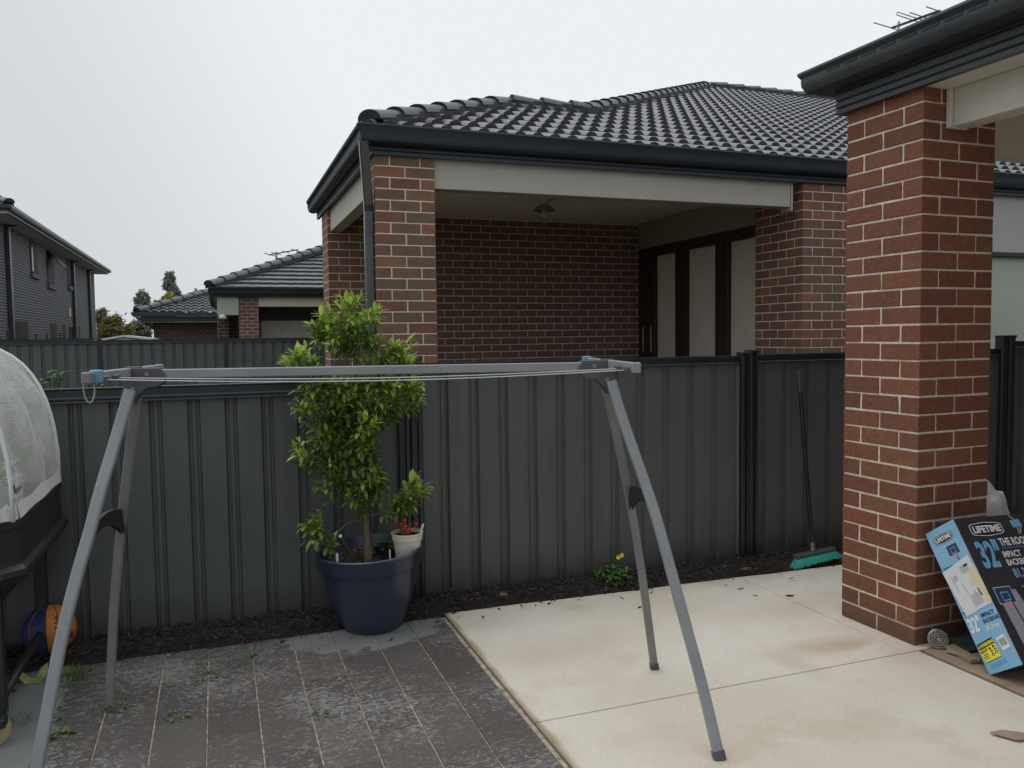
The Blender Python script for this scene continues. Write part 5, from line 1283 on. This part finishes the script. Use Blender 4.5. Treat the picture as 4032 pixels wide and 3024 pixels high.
m.build('lettering', M['ink_black'], bo)
m = MB()
for pts in ([onball(-.12, v_ * .1) for v_ in range(-15, 16)], [onball(.62 - .35 * math.cos(v_ * .1), v_ * .1, br_ + .0005) for v_ in range(3, 15)]): m.tube(pts, .0016, 5)
m.build('seam', M['ink_black'], bo)
m = MB(); m.tube([onball(-.55 - .25 * math.cos(v_ * .1), v_ * .1, br_ + .0002) for v_ in range(-8, 12)], .0012, 5); m.build('red_seam', M['chili'], bo)

# ================================================================== BROOM
bm_ = thing('broom', (3.72, 4.3, 0), 'push broom with teal bristles and black handle leaning on the fence', 'broom')
hb = py(3200, 2166, 4.275); ht = Vector((3.675, 4.455, 1.27))
m = MB(); m.tube([hb.lerp(ht, .03), ht.lerp(hb, .12)], .0135, 12); m.build('handle', M['broom'], bm_, smooth=True, angle=50)
m = MB(); m.tube([ht.lerp(hb, .125), ht.lerp(hb, .02), ht], [.0145, .014, .009], 12); m.build('grip', M['grip'], bm_, smooth=True, angle=50)
m = MB(); m.tube([hb - (ht - hb).normalized() * .005, hb + (ht - hb).normalized() * .05], .017, 14); m.build('socket', M['chrome'], bm_, smooth=True, angle=50)
K = .13563
bp1 = py(3080 + K * 370, 2100 + K * 690, 4.26); bp2 = py(3080 + K * 1490, 2100 + K * 440, 4.29)
m = MB(); m.bar(bp1, bp2, .05, .028); m.build('broom_head', M['plastic_dark'], bm_, bevel=.005)
m = MB(); rnd = random.Random(4)
q1 = gz(3080 + K * 355, 2100 + K * 1060, .012); q2 = py(3080 + K * 1775, 2100 + K * 690, 4.2)
for r_ in range(5):
    for k in range(130):
        t_ = k / 129
        if .49 < t_ < .53 and r_ < 6: continue
        a = bp1.lerp(bp2, .01 + t_ * .98) + Vector((0, -.026 + .009 * r_, -.012)); e_ = q1.lerp(q2, t_) + Vector((rnd.uniform(-.006, .006), .012 * r_ + rnd.uniform(-.005, .005), rnd.uniform(-.004, .008)))
        if t_ < .2: e_ = e_ + Vector((0, 0, -.0))
        s_ = Vector((.0013, 0, 0)); m.add([a - s_, a + s_, e_ + s_ * 1.2, e_ - s_ * 1.2], [(0, 1, 2, 3)])
m.build('bristles', M['bristle'], bm_)

# ================================================================== CARTON
bx = thing('cardboard_carton', (3.2, 2.7, 0), 'blue and black basketball hoop carton leaning on the red brick pillar', 'carton')
BLc = Vector((3.141, 2.55, .009)); TLc = Vector((3.160, 2.922, .548)); uu = (TLc - BLc); Lb = uu.length; uu.normalize()
ww = Vector((1, 0, 0)); ww = (ww - uu * ww.dot(uu)).normalized(); nn_ = uu.cross(ww); nn_ = nn_ if nn_.y < 0 else -nn_; nn_.normalize()
TH, WD = .187, .84
m = MB()
O_ = BLc; e1, e2_, e3 = nn_ * TH, uu * Lb, ww * WD
v8 = [O_, O_ + e1, O_ + e1 + e2_, O_ + e2_, O_ + e3, O_ + e1 + e3, O_ + e1 + e2_ + e3, O_ + e2_ + e3]
m.add(v8, [(0, 3, 2, 1)], 0); m.add(v8, [(1, 2, 6, 5)], 1); m.add(v8, [(3, 7, 6, 2), (0, 1, 5, 4), (0, 4, 7, 3), (4, 5, 6, 7)], 1)
m.build('carton_body', [M['blue_card'], M['black_card']], bx, fixn=True)
# blue face coords: s across (0 back..1 front), t down ; black face: a right (m), b down (m)
def bl(s_, t_, l_=.0012): return TLc + nn_ * (TH * s_) - uu * (Lb * t_) - ww * l_
def bk(a_, b__, l_=.0012): return TLc + nn_ * TH + ww * a_ - uu * b__ + nn_ * l_
dn_ = -uu
def quadf(mb, f, pts, l_, mi): mb.add([f(a_, b__, l_) for a_, b__ in pts], [tuple(range(len(pts)))], mi)
INK = [M['ink_white'], M['ink_black'], M['ink_blue'], M['ink_navy'], M['ink_yellow'], M['ink_grey'], M['ink_red'], M['paper'], M['paper_yellow']]
g = MB()
Wb = TH
def oct_(f, cx_, cy_, w_, h_, l_, mi, sk=0):
    pts = [(-.5, -.28), (-.42, -.4), (0, -.5), (.42, -.4), (.5, -.28), (.5, .28), (.42, .4), (0, .5), (-.42, .4), (-.5, .28)]
    quadf(g, f, [(cx_ + w_ * a_, cy_ + h_ * b__) for a_, b__ in pts], l_, mi)
fb = lambda a_, b__, l_: bl(a_ / TH, b__ / Lb, l_)        # metric coords on the blue face
oct_(fb, .088, .055, .118, .046, .0008, 1); oct_(fb, .088, .055, .112, .041, .0012, 0); oct_(fb, .088, .055, .106, .036, .0016, 1)
text_mb(g, 'LIFETIME', .026, fb(.088, .063, .002), nn_, uu, -ww, 0, 'CENTER', .95, .0011)
oct_(bk, .165, .06, .205, .075, .0008, 1); oct_(bk, .165, .06, .197, .069, .0012, 0); oct_(bk, .165, .06, .188, .062, .0016, 1)
text_mb(g, 'LIFETIME', .044, bk(.165, .075, .002), ww, uu, nn_, 0, 'CENTER', 1.0, .0018)
def hoop(f, x_, y_, s_):
    quadf(g, f, [(x_ - s_, y_ - s_ * .75), (x_ + s_, y_ - s_ * .75), (x_ + s_, y_ + s_ * .75), (x_ - s_, y_ + s_ * .75)], .0009, 0)
    quadf(g, f, [(x_ - s_ * .95, y_ - s_ * .7), (x_ + s_ * .95, y_ - s_ * .7), (x_ + s_ * .95, y_ + s_ * .7), (x_ - s_ * .95, y_ + s_ * .7)], .0012, 3)
    for a_, b__, c_ in ((.45, .4, 2), (.36, .3, 3)):
        quadf(g, f, [(x_ - s_ * a_, y_ - s_ * b__ + s_ * .1), (x_ + s_ * a_, y_ - s_ * b__ + s_ * .1), (x_ + s_ * a_, y_ + s_ * b__ + s_ * .1), (x_ - s_ * a_, y_ + s_ * b__ + s_ * .1)], .0015 + (c_ == 3) * .0003, c_)
    quadf(g, f, [(x_ - s_ * .4, y_ + s_ * .6), (x_ + s_ * .4, y_ + s_ * .6), (x_ + s_ * .2, y_ + s_ * 1.2), (x_ - s_ * .15, y_ + s_ * 1.2)], .0016, 6)
quadf(g, fb, [(.117, .14), (.123, .14), (.123, .19), (.117, .19)], .0007, 3)
hoop(fb, .112, .118, .034)
text_mb(g, 'The Shooting', .014, fb(.01, .185, .0012), nn_, uu, -ww, 3, 'LEFT', .9, .0004)
# shipping sticker
quadf(g, fb, [(-.006 + .004, .192), (.175, .166), (.1865, .385), (.022, .405)], .0022, 7)
quadf(g, fb, [(.135, .235), (.187, .215), (.1868, .387), (.165, .395), (.15, .30), (.12, .29)], .0025, 8)
for (x_, y_, w_, n_) in ((.10, .2, .05, 7), (.04, .23, .03, 5), (.09, .33, .06, 10)):
    for k in range(n_): quadf(g, fb, [(x_, y_ + k * .0052), (x_ + w_, y_ + k * .0052 - .005), (x_ + w_, y_ + k * .0052 - .003), (x_, y_ + k * .0052 + .002)], .0028, 5)
for k in range(3): quadf(g, fb, [(.03 + k * .045, .215 + k * .05), (.033 + k * .045, .214 + k * .05), (.045 + k * .045, .30 + k * .025), (.042 + k * .045, .301 + k * .025)], .0028, 5)
quadf(g, fb, [(.125, .20), (.15, .196), (.152, .205), (.127, .209)], .0028, 1)
quadf(g, fb, [(.143, .31), (.149, .309), (.158, .345), (.152, .346)], .003, 1)
text_mb(g, 'TH', .034, fb(.006, .405, .0012), nn_, uu, -ww, 3, 'LEFT', .8, .001)
text_mb(g, '32"', .085, fb(.008, .475, .0012), nn_, uu, -ww, 0, 'LEFT', .62, .003)
text_mb(g, 'IMPACT', .024, fb(.096, .43, .0012), nn_, uu, -ww, 3, 'LEFT', .9, .0008)
text_mb(g, 'BACKBOARD', .024, fb(.094, .455, .0012), nn_, uu, -ww, 3, 'LEFT', .72, .0008)
text_mb(g, '81,3 cm', .03, fb(.097, .487, .0012), nn_, uu, -ww, 0, 'LEFT', .75, .0008)
quadf(g, fb, [(.005, .527), (.098, .515), (.108, .6), (.014, .608)], .0010, 1)
quadf(g, fb, [(.0075, .553), (.101, .541), (.1065, .598), (.0145, .6055)], .0014, 4)
text_mb(g, 'WARNING', .019, fb(.022, .545, .0016), (nn_ - dn_ * .12).normalized(), uu, -ww, 4, 'LEFT', .9, .0008)
g.add([fb(.009, .545, .0016), fb(.019, .544, .0016), fb(.014, .530, .0016)], [(0, 1, 2)], 4)
text_mb(g, 'BULKY', .016, fb(.011, .567, .0018), (nn_ - dn_ * .12).normalized(), uu, -ww, 1, 'LEFT', .85, .0006)
for k in range(3): quadf(g, fb, [(.015, .576 + k * .008), (.045, .572 + k * .008), (.045, .575 + k * .008), (.015, .579 + k * .008)], .0018, 1)
def man(x_, y_):
    quadf(g, fb, [(x_ - .003 + .006 * math.cos(a_), y_ - .014 + .006 * math.sin(a_)) for a_ in [k * math.pi / 4 for k in range(8)]][::-1], .0018, 1)
    for (a_, b__, c_, d_) in ((-.002, -.008, .0, .006), (0, .006, .008, .009), (.008, .009, .004, .02), (0, .006, -.006, .018), (-.001, -.005, .009, .0)):
        A_ = Vector((x_ + a_, y_ + b__)); B_2 = Vector((x_ + c_, y_ + d_)); dd = (B_2 - A_).normalized(); pn = Vector((-dd.y, dd.x)) * .0018
        quadf(g, fb, [(A_.x - pn.x, A_.y - pn.y), (B_2.x - pn.x, B_2.y - pn.y), (B_2.x + pn.x, B_2.y + pn.y), (A_.x + pn.x, A_.y + pn.y)], .0018, 1)
man(.068, .57); man(.09, .566)
quadf(g, fb, [(.118, .525), (.165, .519), (.172, .575), (.125, .581)], .0012, 0)
for k in range(11):
    x_ = .125 + k * .0034; w_ = (.0011, .002, .0015)[k % 3]; quadf(g, fb, [(x_, .535 - k * .0004), (x_ + w_, .535 - k * .0004), (x_ + w_ + .003, .566 - k * .0004), (x_ + .003, .566 - k * .0004)], .0016, 1)
for k in range(6): quadf(g, fb, [(.03, .617 + k * .004), (.12, .607 + k * .004), (.12, .6085 + k * .004), (.03, .6185 + k * .004)], .0012, 2)
# black face
text_mb(g, '32"', .165, bk(.045, .235, .0012), ww, uu, nn_, 2, 'LEFT', .62, .006)
text_mb(g, 'THE ROOKIE', .05, bk(.20, .145, .0012), ww, uu, nn_, 0, 'LEFT', .72, .0015)
quadf(g, bk, [(.2, .156), (.5, .156), (.5, .158), (.2, .158)], .0012, 2)
text_mb(g, 'IMPACT', .04, bk(.185, .2, .0012), ww, uu, nn_, 0, 'LEFT', .78, .001)
text_mb(g, 'BACKBOARD', .04, bk(.185, .238, .0012), ww, uu, nn_, 0, 'LEFT', .78, .001)
text_mb(g, '81,3 cm', .058, bk(.195, .295, .0012), ww, uu, nn_, 2, 'LEFT', .75, .002)
for (pts, c_) in (([(.045, .345), (.16, .345), (.22, .66), (.06, .66)], 5),): quadf(g, bk, pts, .0007, c_)
quadf(g, bk, [(.098, .36), (.104, .36), (.15, .66), (.14, .66)], .0010, 1); hoop(bk, .085, .365, .05)
quadf(g, bk, [(.22, .37), (.33, .37), (.33, .41), (.22, .41)], .0010, 2); text_mb(g, 'Ga', .03, bk(.228, .4, .0014), ww, uu, nn_, 0)
quadf(g, bk, [(.2, .335), (.5, .335), (.5, .337), (.2, .337)], .0010, 0)
# little jumping figure with a card
quadf(g, bk, [(.325, .03), (.385, .025), (.39, .06), (.33, .065)], .0012, 2); quadf(g, bk, [(.33, .0), (.34, -.0 + .002), (.365, .028), (.352, .03)], .0011, 5); quadf(g, bk, [(.35, .065), (.362, .064), (.35, .1), (.343, .098)], .0011, 5); quadf(g, bk, [(.37, .062), (.38, .062), (.362, .095), (.355, .095)], .0011, 5)
g.build('printing', INK, bx)
m = MB()
for k in range(22):
    t_ = k / 22; p_ = TLc + nn_ * TH - uu * (Lb * t_ + random.uniform(0, .02)); s_ = random.uniform(.002, .006); m.obox(p_ - Vector((.0015, 0, 0)) - nn_ * .002 - ww * .001, nn_ * .003, uu * random.uniform(.004, .02), ww * .003)
m.build('worn_edge', M['edge_card'], bx)['kind'] = 'stuff'

# shower rose, offcuts, dark plastic, white bag
sr = thing('shower_rose', (3.165, 2.87, 0), 'round silver shower rose propped against the foot of the red pillar', 'shower head')
c_ = Vector((3.188, 2.862, .052)); vd = (Vector((0, 0, H)) - c_).normalized(); 
ax = Vector((-.55, -.8, .3)).normalized(); Mx = ax.to_track_quat('Z', 'Y').to_matrix()
m = MB(); m.lathe([(0, -.008), (.044, -.006), (.048, -.002), (.048, .003), (.044, .005), (.041, .001), (.037, .001), (.034, .007), (.030, .001), (.026, .001), (.023, .007), (.019, .001), (.015, .001), (.012, .007), (.008, .001), (0, .001)], c_, 36, M=Mx); m.build('rose_disc', M['chrome'], sr, smooth=True, angle=25)
m = MB(); m.tube([c_ - ax * .01, c_ - ax * .03], .012, 12); m.build('collar', M['chrome'], sr)
def off(name, a, b_, w_, h_, lab, rot=0):
    m = MB(); m.bar(a, b_, w_, h_, up=(.0, .3, 1)); o = m.build(name, M['wood'], None, bevel=.002); tag(o, lab, 'timber offcut'); return o
off('timber_offcut', gz(3738, 2545, .02), gz(3840, 2604, .02), .05, .02, 'longer brown timber offcut lying between shower rose and carton')
off('timber_offcut', gz(3765, 2600, .018) + Vector((.06, .10, .0)), gz(3866, 2596, .03) , .03, .014, 'short brown timber offcut tucked in behind the foot of the carton')
m = MB(); rnd = random.Random(6); n = 10
for i in range(n + 1):
    for j in range(n + 1):
        x = 3.24 + .42 * i / n; y = 2.76 + .15 * j / n; ed = min(i, n - i, j, n - j) / 3; m.v.append((x, y, .012 + min(1, ed) * .055 * (.7 + .5 * math.sin(i * 1.1) * math.cos(j)) + rnd.uniform(0, .006)))
for i in range(n):
    for j in range(n): q_ = i * (n + 1) + j; m.f.append((q_, q_ + n + 1, q_ + n + 2, q_ + 1)); m.m.append(0)
o = m.build('plastic_sheet', M['green_cloth'], None, smooth=True); tag(o, 'crumpled dark green plastic sheet in the shade behind the carton', 'plastic sheet')
wbg = MB(); rnd = random.Random(12)
def bag_pt(th, ph):
    r_ = 1 + .08 * math.sin(th * 5 + ph * 3) + .05 * math.sin(th * 9 - ph * 4) + .04 * math.sin(ph * 12)
    return Vector((3.86 + .22 * r_ * math.sin(ph) * math.cos(th), 3.22 + .16 * r_ * math.sin(ph) * math.sin(th), .30 + .37 * r_ * math.cos(ph)))
n1, n2 = 36, 24
for i in range(n2 + 1):
    for k in range(n1): wbg.v.append(tuple(bag_pt(2 * math.pi * k / n1, math.pi * i / n2)))
for i in range(n2):
    for k in range(n1): wbg.f.append((i * n1 + k, (i + 1) * n1 + k, (i + 1) * n1 + (k + 1) % n1, i * n1 + (k + 1) % n1)); wbg.m.append(0)
o = wbg.build('white_bag', M['cloth'], None, smooth=True, fixn=True); tag(o, 'crumpled white fabric bag slumped behind the red pillar and carton', 'bag')

# ================================================================== WEEDS, STICKS, GARDEN PLANTS
def weed(x, y, r, n, ln, wd, lab, mat_='leaf_weed', name='weed', zr=.02, up=.5, seed=0, cat='weed', grp='weeds in the paving joints', z=0):
    rn = random.Random(seed); t = thing(name, (x, y, z), lab, cat, grp); m = MB(); rosette(m, (x, y, z + .002), r, n, ln, wd, zr, rn, 0, up); m.build('foliage', M[mat_], t, smooth=True); return t
def U2(x, y): p_ = gz(200 + .678 * x, 2200 + .678 * y); return p_.x, p_.y
x, y = U2(110, 705); weed(x, y, .07, 150, .045, .0045, 'tuft of thin grass growing by the mulch behind the airer leg', name='grass_tuft', zr=.02, up=2.5, seed=1)
x, y = U2(395, 868); weed(x, y, .035, 22, .022, .012, 'small green weed at the foot of the left back airer leg', seed=2)
x, y = U2(915, 680); weed(x, y, .04, 26, .028, .010, 'green weed in a paver joint midway between mulch and camera', seed=3, up=.9)
x, y = U2(1155, 565); weed(x, y, .016, 9, .022, .016, 'tiny round-leaved weed near the mulch edge', 'leaf_clover', seed=4)
x, y = U2(735, 922); weed(x, y, .04, 24, .022, .010, 'yellowish flat weed in the middle of the pavers', seed=5, up=.2)
x, y = U2(1562, 915); weed(x, y, .025, 16, .028, .008, 'small dark weed on the pavers below the navy pot', 'leaf_clover', seed=6, up=.8)
x, y = U2(55, 1030); weed(x, y, .04, 26, .024, .016, 'bright green broad-leaved weed beside the front left airer leg', seed=7)
x, y = U2(20, 940); weed(x, y, .02, 12, .02, .012, 'little weed just beyond the broad-leaved one by the airer leg', seed=8)
p_ = gz(.3617 * 190, 2400 + .3617 * 1230); weed(p_.x, p_.y, .05, 60, .03, .004, 'thin grass in the joint beside the castor wheel', name='grass_tuft', seed=9, up=1.5)
p_ = gz(.3617 * 110, 2400 + .3617 * 830); weed(p_.x, p_.y, .06, 30, .04, .02, 'dark weed under the raised bed brace', 'leaf_old', seed=10, up=.8)
# variegated leaf plant
p_ = gz(.3617 * 380, 2400 + .3617 * 800); t = thing('variegated_plant', (p_.x, p_.y, 0), 'pale yellow-green forked leaf standing by the raised bed brace', 'plant')
m = MB()
for dx, hh_ in ((-.055, .07), (.05, .095), (-.01, .035), (.02, .03), (-.035, .03)):
    leaf(m, p_ + Vector((dx * .2, 0, 0)), Vector((dx, -.01, hh_)), Vector((0, -1, .1)), math.hypot(dx, hh_) * 1.0, .035, -.1)
m.build('leaf', M['leaf_pale'], t, smooth=True)
# oxalis with yellow flowers
p_ = gz(1310 * DD, 1250 * DD); ox, oy = p_.x, p_.y - .09
t = weed(ox, oy, .105, 190, .027, .024, 'green clover-like plant with two yellow flowers in the mulch by the fence', 'leaf_clover', 'flowering_weed', .10, .6, 12, 'plant', None, .02)
m = MB(); f_ = MB()
for (dx, dz_) in ((.02, .165), (.045, .175)):
    a = Vector((ox + dx * .6, oy, .09)); b_ = Vector((ox + dx, oy - .02, dz_)); m.tube([a, (a + b_) / 2 + Vector((.004, 0, 0)), b_], .0015, 5)
    for k in range(5):
        an = k * 1.256; leaf(f_, b_, Vector((math.cos(an), -.5, math.sin(an))), Vector((0, -1, 0)), .02, .014, -.2)
m.build('stem', M['twig'], t); f_.build('flower', M['yellow'], t)
# neighbour's garden plants just behind the fence
def bigplant(px_, top, bot, Y, n, ln, lab, seed, half=20):
    rn = random.Random(seed); c_ = dy(px_, bot, Y); tp = dy(px_, top, Y); t = thing('leafy_plant', (c_.x, Y, -.05), lab, 'plant', "leafy plants in the neighbour's bed"); m = MB(); s_ = MB(); wd = (dy(px_ + half, bot, Y) - c_).length
    for k in range(9):
        a = rn.uniform(0, 6.28); r_ = wd * rn.uniform(.1, .8); hgt = (tp.z - c_.z) * rn.uniform(.5, 1) * (1.15 - .5 * r_ / wd)
        b0 = Vector((c_.x + .2 * r_ * math.cos(a), Y, -.05)); e_ = Vector((c_.x + r_ * math.cos(a), Y + r_ * .5 * math.sin(a), c_.z + hgt)); s_.tube([b0, e_], [.008, .003], 5)
        for i in range(n // 9):
            t_ = rn.uniform(.62, 1); aa = rn.uniform(0, 6.28); leaf(m, b0.lerp(e_, t_), Vector((math.cos(aa), math.sin(aa), .5)), Vector((0, 0, 1)), ln * rn.uniform(.6, 1.1), ln * .3, .3)
    s_.build('stem', M['twig'], t); m.build('foliage', M['leaf_clover'], t, smooth=True)
bigplant(126, 800, 835, 5.6, 110, .11, 'large leafy plant peeking over the fence beside the mesh cover', 31, 26)
bigplant(208, 826, 838, 5.6, 36, .07, 'low leafy plant just showing above the fence rail under the blue taped bar end', 32, 14)
bigplant(448, 822, 836, 5.8, 50, .08, 'low leafy plant above the fence rail beneath the airer beam', 33, 22)
# sticks and leaves on the slab
def stick(name, px_, py_, ln, ang, lab, w_=.006, mat_='soil', cat='debris', z=.008, h_=.004):
    p_ = gz(px_ * DD, py_ * DD); m = MB(); a = R(ang); d = Vector((math.cos(a), math.sin(a), 0)); s_ = Vector((-d.y, d.x, 0)); p_ = Vector((p_.x, p_.y, z))
    m.poly([p_ - d * ln / 2, p_ - s_ * w_ / 2, p_ + d * ln / 2, p_ + d * ln * .2 + s_ * w_ / 2, p_ - d * ln * .2 + s_ * w_ * .5], (0, 0, h_)); o = m.build(name, M[mat_], None, fixn=True); tag(o, lab, cat); return o
stick('twig_piece', 1600, 1275, .05, 5, 'dark straight twig on the slab left of the saw cut', .006)
stick('dry_leaf', 1706, 1290, .05, -20, 'dark curled leaf lying on the saw cut near the fence', .016)
stick('twig_piece', 1632, 1290, .03, -50, 'thin short twig on the slab between the straight twig and the cut', .002)
stick('dry_leaf', 1382, 1315, .03, 10, 'small dark leaf on the slab beside the back right airer leg', .01)
stick('bark_chip', 1186, 1307, .02, 0, 'black mulch chip stray on the slab near its far edge', .014)
stick('twig_piece', 980, 1328, .035, 5, 'short dark twig on the left far corner of the slab', .006)
stick('dry_leaf', 1085, 1298, .065, -20, 'pale curled dry leaf in the mulch at the slab edge', .035, 'wood', z=.03, h_=.012)
stick('wood_splinter', 1610, 1240, .075, -14, 'pale wood splinter in the mulch at the slab edge', .02, 'wood', z=.03, h_=.01)
stick('cardboard_scrap', 2190, 1597, .16, -38, 'brown cardboard scrap on the floor at the bottom right corner', .07, 'patio', z=.012)
p_ = gz(1037 * DD, 1303 * DD); m = MB(); m.lathe([(0, -.008), (.008, -.004), (.009, .002), (0, .009)], (p_.x, p_.y + .05, .04), 10); o = m.build('fallen_chilli', M['chili'], None, smooth=True); tag(o, 'single red chilli fruit lying in the mulch right of the navy pot', 'fruit')
